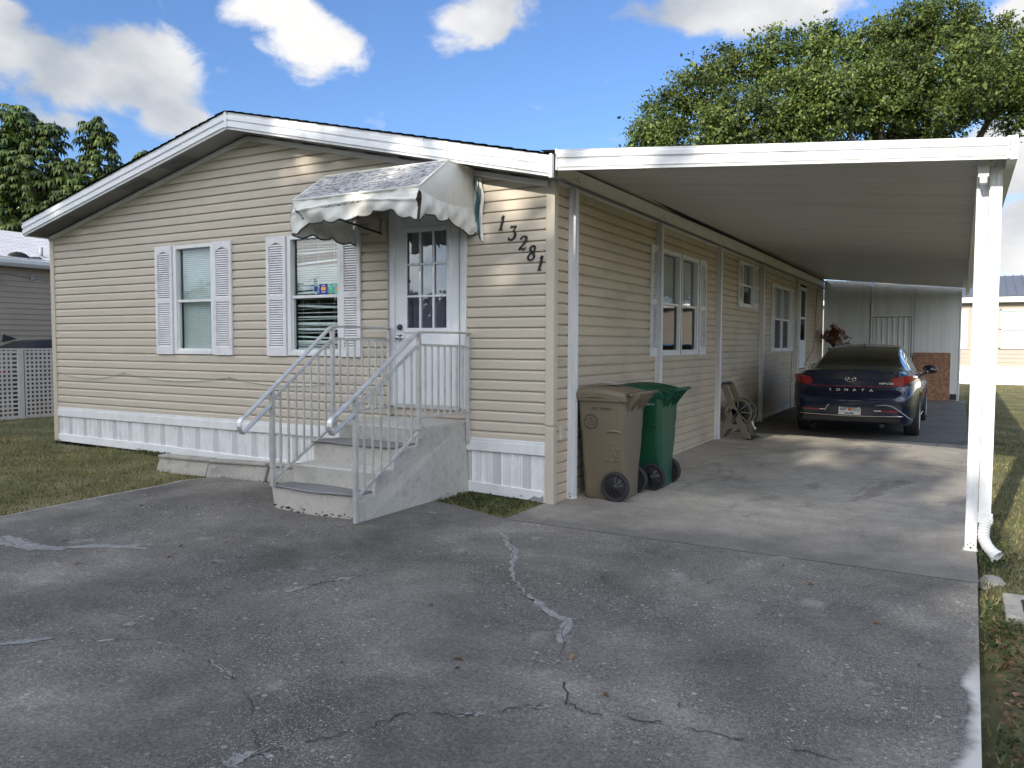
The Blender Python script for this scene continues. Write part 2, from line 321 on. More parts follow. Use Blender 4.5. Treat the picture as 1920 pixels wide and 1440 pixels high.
CRACKS = [([(0.204, -1.234), (0.4, -1.471), (0.613, -1.734), (0.722, -1.986), (0.885, -2.246), (1.11, -2.491), (1.218, -2.577)], [0.02, 0.05, 0.06, 0.03, 0.02, 0.03, 0.03], 'p'), ([(1.199, -2.554), (1.305, -2.656), (1.407, -2.721), (1.543, -2.798), (1.58, -2.934), (1.645, -3.092)], [0.04, 0.07, 0.05, 0.05, 0.06, 0.03], 'p'), ([(0.204, -1.234), (0.527, -1.613), (0.778, -2.1), (1.032, -2.417), (1.292, -2.664), (1.55, -2.832), (1.711, -3.227), (1.794, -3.409), (1.978, -3.693)], [0.008, 0.0048, 0.0048, 0.0048, 0.0048, 0.0048, 0.0048, 0.0048, 0.008], 'c'), ([(1.14, -4.619), (1.205, -4.528), (1.264, -4.42), (1.318, -4.36), (1.384, -4.248), (1.421, -4.108), (1.501, -4.051), (1.611, -4.019), (1.697, -3.953), (1.785, -3.843), (1.872, -3.771), (1.978, -3.693), (2.088, -3.711), (2.196, -3.659), (2.293, -3.672), (2.405, -3.643), (2.513, -3.645), (2.691, -3.614), (2.884, -3.602), (3.066, -3.584)], [0.007, 0.007, 0.007, 0.007, 0.007, 0.007, 0.007, 0.007, 0.007, 0.007, 0.007, 0.007, 0.007, 0.007, 0.007, 0.007, 0.007, 0.007, 0.007, 0.005], 'c'), ([(1.611, -4.019), (1.693, -3.945), (1.728, -3.941)], [0.008, 0.03, 0.008], 'p'), ([(1.838, -3.801), (1.906, -3.74)], [0.008, 0.03], 'p'), ([(2.311, -3.661), (2.405, -3.643)], [0.008, 0.02], 'p'), ([(-0.69, -4.568), (-0.626, -4.476), (-0.561, -4.389)], [0.04, 0.07, 0.02], 'p'), ([(-0.355, -4.288), (-0.306, -4.221)], [0.02, 0.035], 'p'), ([(-0.554, -4.393), (-0.367, -4.28), (-0.146, -4.11), (-0.007, -4.115), (0.081, -4.128), (0.193, -4.108), (0.352, -4.162), (0.542, -4.202), (0.726, -4.29), (0.841, -4.379), (0.959, -4.494), (1.138, -4.611), (1.126, -4.674), (1.12, -4.74)], [0.0045, 0.0045, 0.0045, 0.0045, 0.0045, 0.0045, 0.0045, 0.0045, 0.0045, 0.0045, 0.0045, 0.0045, 0.0045, 0.0045], 'c'), ([(1.132, -4.606), (1.118, -4.666), (1.12, -4.74)], [0.03, 0.05, 0.06], 'p'), ([(1.134, -4.613), (1.185, -4.601)], [0.02, 0.02], 'p'), ([(-2.879, -3.431), (-2.583, -3.474), (-2.363, -3.483), (-2.173, -3.403), (-2.067, -3.273), (-1.95, -3.186), (-1.763, -3.126), (-1.626, -3.096)], [0.14, 0.17, 0.16, 0.1, 0.1, 0.11, 0.08, 0.02], 'p'), ([(-2.845, -3.449), (-2.585, -3.511), (-2.319, -3.507), (-2.207, -3.44), (-2.09, -3.337)], [0.0045, 0.0045, 0.0045, 0.0045, 0.0045], 'c'), ([(-0.126, -3.226), (-0.125, -3.13), (-0.108, -3.056)], [0.03, 0.05, 0.02], 'p'), ([(-0.114, -3.073), (-0.066, -2.911), (-0.02, -2.814), (0.014, -2.687)], [0.0082, 0.0082, 0.0082, 0.0082], 'c'), ([(-0.079, -2.946), (-0.02, -2.814), (0.024, -2.709)], [0.02, 0.03, 0.008], 'p'), ([(0.242, -4.117), (0.424, -4.176), (0.542, -4.202)], [0.008, 0.03, 0.008], 'p')]
BLOBS = [(-0.42, -4.06, .03, .035), (-0.62, -1.02, .05, .025), (2.31, -.86, .05, .03)]
FICUS = [(-7.03, 22.48, 9.2, 1.42), (-6.78, 23.26, 10.26, 1.26), (-5.76, 23.31, 11.14, 1.26), (-4.72, 24.54, 12.17, 1.18), (-4.06, 23.04, 9.65, 1.93), (-3.15, 24.87, 12.32, 1.46), (-2.1, 23.6, 10.09, 2.03), (-1.57, 26.38, 13.0, 1.34), (-0.78, 23.78, 10.23, 2.03), (-0.08, 26.65, 12.94, 1.34), (0.56, 25.15, 10.58, 2.13), (1.2, 27.99, 13.55, 1.5), (2.37, 28.09, 13.7, 1.42), (2.5, 25.68, 10.72, 2.44), (3.62, 29.36, 13.56, 1.26), (4.0, 27.71, 11.25, 2.23), (5.22, 29.65, 12.7, 1.52), (4.96, 28.2, 10.27, 1.42), (6.4, 30.25, 11.59, 1.93), (7.76, 32.23, 12.56, 1.83), (-2.16, 25.21, 8.72, 2.23), (1.37, 27.22, 8.73, 2.23), (-4.8, 23.7, 8.5, 1.83)]
SCHEF = [(-22.88, 7.67, 8.36, 0.78), (-23.21, 7.41, 7.26, 1.01), (-22.21, 8.37, 7.98, 0.58), (-21.88, 7.56, 6.65, 1.01), (-20.66, 8.91, 8.08, 0.58), (-20.74, 9.04, 7.11, 0.71), (-21.36, 8.42, 6.59, 0.85), (-20.55, 8.25, 5.58, 0.93), (-22.65, 7.63, 5.57, 1.01), (-21.76, 8.12, 5.24, 1.01), (-23.87, 7.03, 7.09, 1.27), (-20.25, 9.05, 6.51, 0.37), (-23.52, 7.11, 5.23, 1.18), (-20.29, 8.95, 5.24, 0.85)]
SCHEF2 = [(-21.17, 10.91, 7.81, 0.27), (-20.89, 11.05, 7.55, 0.29), (-21.44, 10.73, 7.37, 0.33)]
# ---------------------------------------------------------------- ground
def interp(x, xs, ys): return float(np.interp(x, xs, ys))
def gz(x, y):
    return interp(-x, [0, .03, .96, 4.2, 5.7, 8, 9], [0, .01, .045, .05, .08, .096, .1]) + .006 * min(max(y, 0), 25)
def xL(y): return interp(y, [-14, -3.06, -2.6, -2.0, -1.46, -1.1], [-3.3, -3.59, -3.64, -3.69, -3.71, -3.78])
def ytop(x): return interp(x, [-3.8, -3.74, -3.6, -3.4, -2.9, -2.1, -1.9, -.95, -.9, -.6, -.29, -.03, .0, 1.2, 3.6], [-1.2, -.95, -.82, -.76, -.78, -.80, -.70, -.62, -.61, -.65, -.74, -.79, -.80, -.82, -.85])
def paved(x, y):
    if xL(y) < x < 3.5 and y < ytop(x) - .02: return True
    if -.03 < x < 3.5 and -.9 < y < 16.4: return True
    if -7.9 < x < .1 and .03 < y < 16: return True
    return False
def lawnz(x, y):
    z = gz(x, y) - .03
    if x > 3.5: z = gz(x, y) - .07 * (1 if x < 5 else max(0, 1 - (x - 5) / 3)) - .0
    if paved(x, y): z -= .12
    z += .012 * math.sin(x * 2.3 + y) * math.sin(y * 1.9 - x * .7)
    return z
def spaced(lo, a, b, hi, near, far_n):
    s = list(np.arange(a, b, near)); 
    left = [a - (a - lo) * ((i / far_n) ** 2.2) for i in range(1, far_n + 1)][::-1]
    right = [b + (hi - b) * ((i / far_n) ** 2.2) for i in range(0, far_n + 1)]
    return left + s + right
gx = spaced(-260, -9.5, 6, 260, .16, 14); gy = spaced(-200, -5, 1.6, 300, .16, 20)
mb = MB(); nx, ny = len(gx), len(gy)
mb.add([(x, y, lawnz(x, y)) for x in gx for y in gy], [(i * ny + j, (i + 1) * ny + j, (i + 1) * ny + j + 1, i * ny + j + 1) for i in range(nx - 1) for j in range(ny - 1)], 0, True)
m, nt, b, out = newmat('lawn_soil'); c = coords(nt)
n1 = noise(nt, c, 1.3, 6, .6); n2 = noise(nt, c, 14, 5, .7); n3 = noise(nt, c, .35, 3)
r = ramp(nt, n1, [(.32, (.08, .085, .03)), (.5, (.14, .135, .055)), (.66, (.24, .20, .11))])
r2 = ramp(nt, n2, [(.3, g3(.6)), (.7, g3(1.3))]); col = mixc(nt, 1.0, r.outputs[0], r2.outputs[0], 'MULTIPLY')
sx = nt.new('ShaderNodeSeparateXYZ'); nt.link(c, sx.inputs[0])
nt.link(col, b.inputs['Base Color']); b.inputs['Roughness'].default_value = .95; bumpn(nt, b, n2, .8, .03); M['lawn'] = m
tag(mb.build('ground', m, origin=(0, 0, 0)), kind='structure')

# asphalt-dark driveway ------------------------------------------------
m, nt, b, out = newmat('driveway'); c = coords(nt)
big = noise(nt, c, .7, 6, .62, .4); mid = noise(nt, c, 3.2, 7, .7); fin = noise(nt, c, 55, 5, .8); vf = noise(nt, c, 230, 2, .6)
col = ramp(nt, big, [(.34, (.080, .076, .069)), (.46, (.122, .116, .104)), (.56, (.162, .153, .137)), (.68, (.25, .236, .208))]).outputs[0]
col = mixc(nt, 1.0, col, ramp(nt, mid, [(.3, g3(.78)), (.7, g3(1.24))]).outputs[0], 'MULTIPLY')
col = mixc(nt, 1.0, col, ramp(nt, fin, [(.3, g3(.45)), (.5, g3(.92)), (.7, g3(1.65))]).outputs[0], 'MULTIPLY')
col = mixc(nt, 1.0, col, ramp(nt, vf, [(.3, g3(.75)), (.7, g3(1.3))]).outputs[0], 'MULTIPLY')
for sc, th, dens, cc in ((80, .28, .74, (.40, .39, .36)), (36, .2, .87, (.46, .45, .42)), (130, .36, .56, (.30, .29, .27)), (15, .16, .86, (.40, .39, .36))):
    vo = nt.new('ShaderNodeTexVoronoi'); vo.inputs['Scale'].default_value = sc; nt.link(c, vo.inputs[0])
    a = ramp(nt, vo.outputs['Distance'], [(th, g3(1)), (th + .06, g3(0))]).outputs[0]
    sp = nt.new('ShaderNodeSeparateColor'); nt.link(vo.outputs['Color'], sp.inputs[0])
    g = nt.new('ShaderNodeMath', operation='GREATER_THAN'); nt.link(sp.outputs[0], g.inputs[0]); g.inputs[1].default_value = dens
    k = nt.new('ShaderNodeMath', operation='MULTIPLY'); nt.link(a, k.inputs[0]); nt.link(g.outputs[0], k.inputs[1])
    pz = nt.new('ShaderNodeMath', operation='MULTIPLY'); nt.link(k.outputs[0], pz.inputs[0]); nt.link(ramp(nt, noise(nt, c, 1.1, 4), [(.4, g3(.15)), (.6, g3(.9))]).outputs[0], pz.inputs[1])
    col = mixc(nt, pz.outputs[0], col, cc)
# worn pale blotches
bl = ramp(nt, noise(nt, c, 2.1, 3, .5), [(.66, g3(0)), (.72, g3(.6))]).outputs[0]; col = mixc(nt, bl, col, (.30, .29, .27))
sx = nt.new('ShaderNodeSeparateXYZ'); nt.link(c, sx.inputs[0])
ax = nt.new('ShaderNodeMath', operation='MULTIPLY_ADD'); nt.link(noise(nt, c, 1.4, 4, .6), ax.inputs[0]); ax.inputs[1].default_value = .55; nt.link(sx.outputs[0], ax.inputs[2])
ed = ramp(nt, None, [(0, g3(0)), (1, g3(1))]); mr = nt.new('ShaderNodeMapRange'); nt.link(ax.outputs[0], mr.inputs[0]); mr.inputs[1].default_value = 3.66; mr.inputs[2].default_value = 3.72
yy = nt.new('ShaderNodeMapRange'); nt.link(sx.outputs[1], yy.inputs[0]); yy.inputs[1].default_value = -2.2; yy.inputs[2].default_value = -2.6
mm = nt.new('ShaderNodeMath', operation='MULTIPLY'); nt.link(mr.outputs[0], mm.inputs[0]); nt.link(yy.outputs[0], mm.inputs[1]); col = mixc(nt, mm.outputs[0], col, (.62, .60, .55))
nt.link(col, b.inputs['Base Color']); b.inputs['Roughness'].default_value = .82; b.inputs['Specular IOR Level'].default_value = .35
bumpn(nt, b, fin, .55, .006); M['drive'] = m
M['pale_patch'] = mat('pale_patch', (.25, .25, .245), .9, var=.25, nscale=14, bump=.4, bscale=80, fine=.2)
M['crack'] = mat('crack', (.035, .034, .032), .95, var=.3, nscale=20)
M['edge_pale'] = mat('edge_pale', (.30, .28, .25), .9, var=.25, nscale=8, fine=.1)
mb = MB(); NU, NV = 60, 60
def dp(s, t):
    y0 = -14; x_ = -3.78 + s * (3.5 + 3.78); yt = ytop(x_); y = y0 + (yt - y0) * (1 - (1 - t) ** 1.6); xl = xL(y); x = xl + (interp(y, [-14, -3.4, -.8], [3.3, 3.472, 3.5]) - xl) * s
    return (x, y, gz(x, y) + .004)
mb.grid(dp, NU, NV, 0, True, flip=True)
def wall_strip(pts, depth, mi):
    for p, q in zip(pts[:-1], pts[1:]):
        mb.add([p, q, (q[0], q[1], q[2] - depth), (p[0], p[1], p[2] - depth)], [(0, 1, 2, 3), (3, 2, 1, 0)], mi)
wall_strip([dp(1, j / NV) for j in range(NV + 1)], .2, 3); wall_strip([dp(0, j / NV) for j in range(NV + 1)], .2, 3); wall_strip([dp(i / NU, 1) for i in range(NU + 1)], .2, 0)
def ribbon(path, wid, mi, dz, jit=.01, closed_taper=True, sub=6):
    pts = []; ws = []
    for k in range(len(path) - 1):
        for i in range(sub):
            t = i / sub; pts.append((path[k][0] * (1 - t) + path[k + 1][0] * t, path[k][1] * (1 - t) + path[k + 1][1] * t)); ws.append(wid[k] * (1 - t) + wid[k + 1] * t)
    pts.append(path[-1]); ws.append(wid[-1]); n = len(pts); L = []; Rr = []
    for i, p in enumerate(pts):
        a = pts[max(i - 1, 0)]; c_ = pts[min(i + 1, n - 1)]; dx, dy = c_[0] - a[0], c_[1] - a[1]; l = math.hypot(dx, dy) or 1; nx_, ny_ = -dy / l, dx / l
        j1 = random.uniform(-jit, jit); w = ws[i] * random.uniform(.6, 1.3); cx, cy = p[0] + nx_ * j1, p[1] + ny_ * j1
        L.append((cx + nx_ * w / 2, cy + ny_ * w / 2)); Rr.append((cx - nx_ * w / 2, cy - ny_ * w / 2))
    vs = [(x, y, gz(x, y) + .004 + dz) for x, y in L + Rr]
    mb.add(vs, [(i, n + i, n + i + 1, i + 1) for i in range(n - 1) if mi != 2 or math.sin(i * .45 + n) > -.6], mi)
ed_ = [dp(0, j / NV) for j in range(NV - 26, NV + 1)] + [dp(i / NU, 1) for i in range(1, 16)]; ribbon([(p[0], p[1]) for p in ed_], [.045] * len(ed_), 3, .002, .004, sub=2)
for (path, wid, kind) in CRACKS:
    ribbon(path, wid, 1 if kind == 'p' else 2, .003 if kind == 'p' else .006, .012 if kind == 'p' else .02)
for (bx, by, ra, rb_) in BLOBS:
    n = 22; vs = [(bx + ra * math.cos(2 * PI * i / n) * random.uniform(.75, 1.15), by + rb_ * math.sin(2 * PI * i / n) * random.uniform(.75, 1.15)) for i in range(n)]
    mb.add([(x, y, gz(x, y) + .007) for x, y in vs], [list(range(n))], 1)
tag(mb.build('driveway', [M['drive'], M['pale_patch'], M['crack'], M['edge_pale']], origin=(0, 0, 0)), kind='structure')

# carport slab -----------------------------------------------------------
m, nt, b, out = newmat('carport_slab'); c = coords(nt)
n1 = noise(nt, c, .8, 6, .6, .5); n2 = noise(nt, c, 5, 6, .7); n3 = noise(nt, c, 60, 4, .75)
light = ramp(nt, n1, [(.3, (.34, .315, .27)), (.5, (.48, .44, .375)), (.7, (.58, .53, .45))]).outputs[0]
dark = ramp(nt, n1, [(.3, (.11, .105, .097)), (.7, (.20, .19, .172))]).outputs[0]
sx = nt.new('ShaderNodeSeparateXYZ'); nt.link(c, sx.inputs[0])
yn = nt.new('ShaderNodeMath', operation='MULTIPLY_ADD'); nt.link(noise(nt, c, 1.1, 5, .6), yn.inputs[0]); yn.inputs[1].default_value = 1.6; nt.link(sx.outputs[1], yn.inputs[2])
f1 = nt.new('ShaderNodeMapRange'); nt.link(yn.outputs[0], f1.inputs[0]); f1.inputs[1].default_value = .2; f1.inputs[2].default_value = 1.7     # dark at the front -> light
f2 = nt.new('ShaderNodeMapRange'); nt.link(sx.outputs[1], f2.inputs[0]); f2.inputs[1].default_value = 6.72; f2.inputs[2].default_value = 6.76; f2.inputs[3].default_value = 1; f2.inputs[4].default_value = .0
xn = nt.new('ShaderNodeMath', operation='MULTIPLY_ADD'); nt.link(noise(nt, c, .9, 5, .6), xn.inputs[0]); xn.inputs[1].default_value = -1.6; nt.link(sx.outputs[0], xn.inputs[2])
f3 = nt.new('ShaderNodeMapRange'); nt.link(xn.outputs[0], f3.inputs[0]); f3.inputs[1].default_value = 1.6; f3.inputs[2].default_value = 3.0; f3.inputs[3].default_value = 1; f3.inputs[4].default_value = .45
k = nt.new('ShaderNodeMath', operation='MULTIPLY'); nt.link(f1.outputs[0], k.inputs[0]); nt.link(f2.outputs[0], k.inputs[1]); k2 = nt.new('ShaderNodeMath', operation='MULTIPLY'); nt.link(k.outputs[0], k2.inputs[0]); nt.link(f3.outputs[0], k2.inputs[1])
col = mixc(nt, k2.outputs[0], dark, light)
st = ramp(nt, noise(nt, coords(nt, (.5, .22, 1)), 2.4, 5, .6, 1.5), [(.34, g3(.5)), (.42, g3(1))]).outputs[0]; col = mixc(nt, .8, col, mixc(nt, 1.0, col, st, 'MULTIPLY'))
col = mixc(nt, 1.0, col, ramp(nt, n2, [(.3, g3(.82)), (.7, g3(1.15))]).outputs[0], 'MULTIPLY'); col = mixc(nt, 1.0, col, ramp(nt, n3, [(.3, g3(.72)), (.7, g3(1.25))]).outputs[0], 'MULTIPLY')
nt.link(col, b.inputs['Base Color']); b.inputs['Roughness'].default_value = .8; bumpn(nt, b, n3, .4, .005); M['slab'] = m
mb = MB()
def slab(x0, x1, y0f, y1, t=.15):
    n = 40
    def f(s, tt):
        x = x0 + (x1 - x0) * s; ya = y0f(x) if callable(y0f) else y0f; y = ya + (y1 - ya) * tt
        return (x, y, gz(max(x, 0), y) + .004)
    mb.grid(f, 20, n, 0, True, flip=True)
    for e in (0, 1):
        pts = [f(e, j / n) for j in range(n + 1)]
        for p, q in zip(pts[:-1], pts[1:]): mb.add([p, q, (q[0], q[1], q[2] - t), (p[0], p[1], p[2] - t)], [(0, 1, 2, 3), (3, 2, 1, 0)], 0)
    pts = [f(i / 20, 0) for i in range(21)]
    for p, q in zip(pts[:-1], pts[1:]): mb.add([p, q, (q[0], q[1], q[2] - t), (p[0], p[1], p[2] - t)], [(0, 1, 2, 3), (3, 2, 1, 0)], 0)
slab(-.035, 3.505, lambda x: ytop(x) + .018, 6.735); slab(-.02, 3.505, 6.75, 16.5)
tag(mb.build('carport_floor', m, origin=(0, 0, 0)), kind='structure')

# ---------------------------------------------------------------- main house
ER = .2295; RX = -3.94; RZ0 = 3.935           # rake slope, ridge x, underside height at ridge
def rake(x): return RZ0 - ER * abs(x - RX)
Sc = .1016; Z0 = .66
house = empty('mobile_home', (-4, 0, 0), 'long beige vinyl sided mobile home with white shutters and house number by the door', 'mobile home')
PROF = [(.003, 0), (-.017, .001), (-.019, .010), (-.018, .070), (-.0145, .080), (-.008, .089), (.003, .0905), (.003, .1016)]
def clip_prof(a, b):
    out = []
    for (p, q) in zip(PROF[:-1], PROF[1:]):
        z0, z1 = p[1], q[1]
        if z1 <= a or z0 >= b: continue
        def at(z): t = (z - z0) / (z1 - z0) if z1 > z0 else 0; return (p[0] + (q[0] - p[0]) * t, z)
        s_, e_ = max(a, z0), min(b, z1)
        if not out: out.append(at(s_))
        out.append(at(e_))
    return out
def siding(mb, a0, a1, zlo, zhi, z_ref, holes, place, lim=None):
    """place(u, off, z) -> 3D"""
    k0 = math.floor((zlo - z_ref) / Sc); k1 = math.ceil((zhi - z_ref) / Sc)
    for k in range(k0, k1):
        zb = z_ref + k * Sc; lo, hi = max(0, zlo - zb), min(Sc, zhi - zb)
        if hi - lo < .004: continue
        A, B = (a0, a1) if lim is None else lim(zb, a0, a1)
        if B - A < .01: continue
        cuts = sorted(set([A, B] + [c_ for h in holes for c_ in (h[0], h[1]) if A < c_ < B and h[2] < zb + Sc and h[3] > zb]))
        for u0, u1 in zip(cuts[:-1], cuts[1:]):
            um = (u0 + u1) / 2; rngs = [(lo, hi)]
            for h in holes:
                if h[0] < um < h[1]:
                    nr = []
                    for (p, q) in rngs:
                        ha, hb = h[2] - zb, h[3] - zb
                        if hb <= p or ha >= q: nr.append((p, q)); continue
                        if ha > p: nr.append((p, ha))
                        if hb < q: nr.append((hb, q))
                    rngs = nr
            for (p, q) in rngs:
                if q - p < .004: continue
                pr = clip_prof(p, q); n = len(pr)
                vs = [place(u0, o_, zb + z_) for o_, z_ in pr] + [place(u1, o_, zb + z_) for o_, z_ in pr]
                mb.add(vs, [(i, n + i, n + i + 1, i + 1) for i in range(n - 1)], 0)
FH = [(-5.30, -4.60, 1.40, 2.70), (-3.32, -2.57, 1.40, 2.70), (-1.86, -.94, .86, 2.90)]
mb = MB()
def flim(zb, a0, a1):
    z = zb + Sc * .3
    if z < rake(0): return a0, a1
    h = (RZ0 - z) / ER
    if h <= 0: return 0, 0
    return max(a0, RX - h), min(a1, RX + h)
siding(mb, -7.95, -.0, .575, 3.95, Z0, FH, lambda u, o, z: (u, o, z), flim)
for k in range(0, 30, 2):          # staggered lap joints every other course
    for xs_ in (random.uniform(-7.5, -5.6), random.uniform(-4.2, -3.8) if k % 4 else random.uniform(-2.2, -1.95), random.uniform(-.8, -.15)):
        zb = Z0 + (k - 1) * Sc
        if any(h[0] - .4 < xs_ < h[1] + .4 and h[2] < zb + .2 and h[3] > zb for h in FH) or zb + .25 > rake(xs_): continue
        for kk in (0, 1):
            pr = [(o_ - .0012, z_) for o_, z_ in PROF[1:6]]; n = len(pr)
            mb.add([(xs_, o_, zb + kk * Sc + z_) for o_, z_ in pr] + [(xs_ + .0035, o_, zb + kk * Sc + z_) for o_, z_ in pr], [(i, n + i, n + i + 1, i + 1) for i in range(n - 1)], 1)
mb.build('front_wall', [M['siding'], M['soffit']], house)
SX = .03
SH = [(3.02, 4.60, 1.40, 2.70), (7.30, 8.04, 2.19, 2.92), (10.0, 11.62, 1.40, 2.70), (12.95, 13.80, .93, 2.93)]
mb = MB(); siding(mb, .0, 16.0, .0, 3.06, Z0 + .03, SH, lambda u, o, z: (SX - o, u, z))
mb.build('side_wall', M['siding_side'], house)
# shell behind the siding (left wall, back wall, floor, inner lining with the same openings)
mb = MB(); mb.box(-7.93, -7.9, .02, 16, 0, 3.0); mb.box(-7.9, .02, 15.95, 15.99, 0, 3.0); mb.box(-7.9, .0, .03, 15.9, .5, .55)
mb.build('rear_shell', M['siding_side'], house)
def lining(mb, a0, a1, z0, z1, holes, f):
    cs = sorted(set([a0, a1] + [h[0] for h in holes] + [h[1] for h in holes]))
    for u0, u1 in zip(cs[:-1], cs[1:]):
        um = (u0 + u1) / 2; rs = [(z0, z1)]
        for h in holes:
            if h[0] < um < h[1]: rs = [(z0, h[2]), (h[3], z1)]
        for (p, q) in rs:
            mb.add([f(u0, p), f(u1, p), f(u1, q), f(u0, q)], [(0, 1, 2, 3), (3, 2, 1, 0)], 0)
mb = MB(); lining(mb, -7.92, .0, .0, 3.0, FH, lambda u, z: (u, .012, z)); lining(mb, 0.03, 15.95, .0, 3.0, SH, lambda u, z: (.0, u, z))
mb.add([(-7.92, .012, 3.0), (0, .012, 3.0), (RX, .012, 3.9)], [(0, 1, 2), (2, 1, 0)]); mb.add([(-7.9, .02, 2.95), (0, .02, 2.95), (0, 15.9, 2.95), (-7.9, 15.9, 2.95)], [(0, 1, 2, 3), (3, 2, 1, 0)])
mb.build('inner_lining', M['dark_room'], house)

# corner posts, rake trim
def cornerpost(x0, x1, z0, z1, name='corner_trim'):
    mb = MB()
    for (p, q) in ((z0, .74), (.745, z1)) if x0 > -1 else ((z0, z1),):
        d = .004 if p == z0 and x0 > -1 else 0
        mb.box(x0, x1, -.032 + d, .05, p, q)
    return mb.build(name, M['trim_tan'], house, bevel=.006)
cornerpost(-.03, .062, .0, 3.04); cornerpost(-7.99, -7.9, .09, 3.05)
mb = MB()
for sgn in (-1, 1):
    n = 2; xe = -7.98 if sgn < 0 else .0
    a = (RX, -.03, rake(RX) - .035); e = (xe, -.03, rake(xe) - .035); mb.bar(a, e, .05, .055)
mb.build('rake_trim', M['soffit'], house, bevel=.01)

# skirting
mb = MB(); mb.box(-7.9, -.03, -.03, -.005, .455, .555); mb.box(-7.9, -.03, -.02, -.004, .555, .59)
mb.build('skirt_band', M['white'], house, bevel=.006)
mb = MB(); x = -7.9; i = 0
while x < -.03:
    w = .112; x1 = min(x + w, -.03); xm = x1
    vent = (i % 3 == 2); mi = 1 if vent else 0
    zb = gz(x, 0) + .08
    mb.add([(x, -.002, zb), (x1 - .012, -.002, zb), (x1 - .012, -.002, .458), (x, -.002, .458)], [(0, 1, 2, 3)], mi)
    mb.add([(x + w * .45, -.003, zb), (x + w * .45 + .01, -.007, zb), (x + w * .45 + .01, -.007, .458), (x + w * .45, -.003, .458)], [(0, 1, 2, 3)], mi)
    mb.add([(x1 - .012, -.002, zb), (x1 - .009, -.012, zb), (x1 - .009, -.012, .458), (x1 - .012, -.002, .458)], [(0, 1, 2, 3)], 0)
    mb.add([(x1 - .009, -.012, zb), (x1 - .003, -.012, zb), (x1 - .003, -.012, .458), (x1 - .009, -.012, .458)], [(0, 1, 2, 3)], 0)
    mb.add([(x1 - .003, -.012, zb), (x1, -.002, zb), (x1, -.002, .458), (x1 - .003, -.012, .458)], [(0, 1, 2, 3)], 0)
    x += w; i += 1
mb.build('skirting', [M['white_skirt'], M['vent']], house)
mb = MB(); n = 16
for i in range(n):
    a = -7.9 + 7.87 * i / n; b2 = -7.9 + 7.87 * (i + 1) / n
    za, zb = gz(a, 0), gz(b2, 0)
    mb.add([(a, -.02, za), (b2, -.02, zb), (b2, -.02, zb + .098), (a, -.02, za + .098), (a, -.002, za + .104), (b2, -.002, zb + .104)], [(0, 1, 2, 3), (3, 2, 5, 4)], 0)
mb.build('skirt_rail', M['white_skirt'], house)
# torn corner of the rail
mb = MB(); pts = [(-.20, .012), (-.17, .05), (-.14, .062), (-.08, .05), (-.05, .075), (-.04, .045), (-.045, .005)]
mb.add([(x, -.0225, z) for x, z in pts], [list(range(len(pts)))], 0); mb.add([(-.30, -.0225, .05), (-.285, -.0225, .06), (-.265, -.0225, .05), (-.28, -.0225, .042)], [(0, 1, 2, 3)])
mb.build('torn_flashing', M['grey_frame'], house)

# roof -------------------------------------------------------------------
EX0, EX1 = -8.07, .19; YF = -.33; YB = 16.3
def rk(x): return RZ0 - ER * abs(x - RX)
mb = MB()
for xe in (EX0, EX1):
    mb.add([(RX, YF + .01, rk(RX) + .01), (xe, YF + .01, rk(xe) + .01), (xe, YB, rk(xe) + .01), (RX, YB, rk(RX) + .01)], [(0, 1, 2, 3), (3, 2, 1, 0)])
mb.build('soffit', M['soffit'], house)
for (xa, xb) in ((-7.55, -7.1), (-6.0, -5.55), (-5.2, -4.75)):
    mb = MB()
    for i in range(9):
        xx = xa + (xb - xa) * i / 9; x2 = xx + (xb - xa) / 9 * .55
        mb.add([(xx, YF + .06, rk(xx) + .004), (x2, YF + .06, rk(x2) + .004), (x2, -.07, rk(x2) + .004), (xx, -.07, rk(xx) + .004)], [(0, 1, 2, 3), (3, 2, 1, 0)])
    mb.box(xa - .01, xb, YF + .055, YF + .06, rk(xa) - .001, rk(xa)); mb.build('soffit_vent', M['grey_frame'], house)
mb = MB()   # shingles with a ragged front edge
nrow = 30
for sgn, xe in ((-1, EX0), (1, EX1)):
    L = abs(xe - RX)
    for i in range(nrow):
        xa = RX + sgn * L * i / nrow; xb = RX + sgn * (L * (i + 1) / nrow + .02)
        t = .186; off = random.uniform(0, .012)
        za, zb = rk(xa) + t + .012, rk(xb) + t + .022
        y0 = YF - .035 - off
        mb.add([(xa, y0, za), (xb, y0, zb), (xb, YB, zb), (xa, YB, za), (xa, y0, za - .012), (xb, y0, zb - .015)], [(0, 1, 2, 3), (3, 2, 1, 0), (4, 5, 1, 0), (0, 1, 5, 4)])
mb.build('roof', M['shingle_dark'], house)
# fascia: grooved profile (y offset, z offset)
FP = [(0, 0), (-.012, 0), (-.014, .02), (-.03, .028), (-.03, .075), (-.018, .082), (-.018, .098), (-.034, .105), (-.034, .150), (-.022, .156), (-.024, .188), (0, .188)]
mb = MB()
for xe in (EX0, EX1):
    mb.prism(FP, lambda p, t: (t, YF + p[0], rk(t) + p[1]), RX, xe)
o = fixn(mb.build('fascia', M['fascia'], house))
mb = MB(); mb.box(RX - .02, RX + .02, YF - .037, YF - .02, RZ0 + .01, RZ0 + .19); mb.build('fascia_joint', M['fascia'], house)
mb = MB(); mb.box(-1.2, -1.19, YF - .036, YF - .02, rk(-1.2) + .105, rk(-1.2) + .187)
mb.build('fascia_joint', M['fascia'], house)
mb = MB(); mb.box(EX1 - .02, EX1 + .012, YF - .040, YF, rk(EX1) - .01, rk(EX1) + .20); mb.build('eave_end_cap', M['white'], house, bevel=.004)
mb = MB(); mb.box(.035, .16, 0, 16, 3.02, 3.035); mb.box(.03, .045, .05, 16, 2.965, 3.02); mb.build('wall_top_channel', M['white_trim'], house)
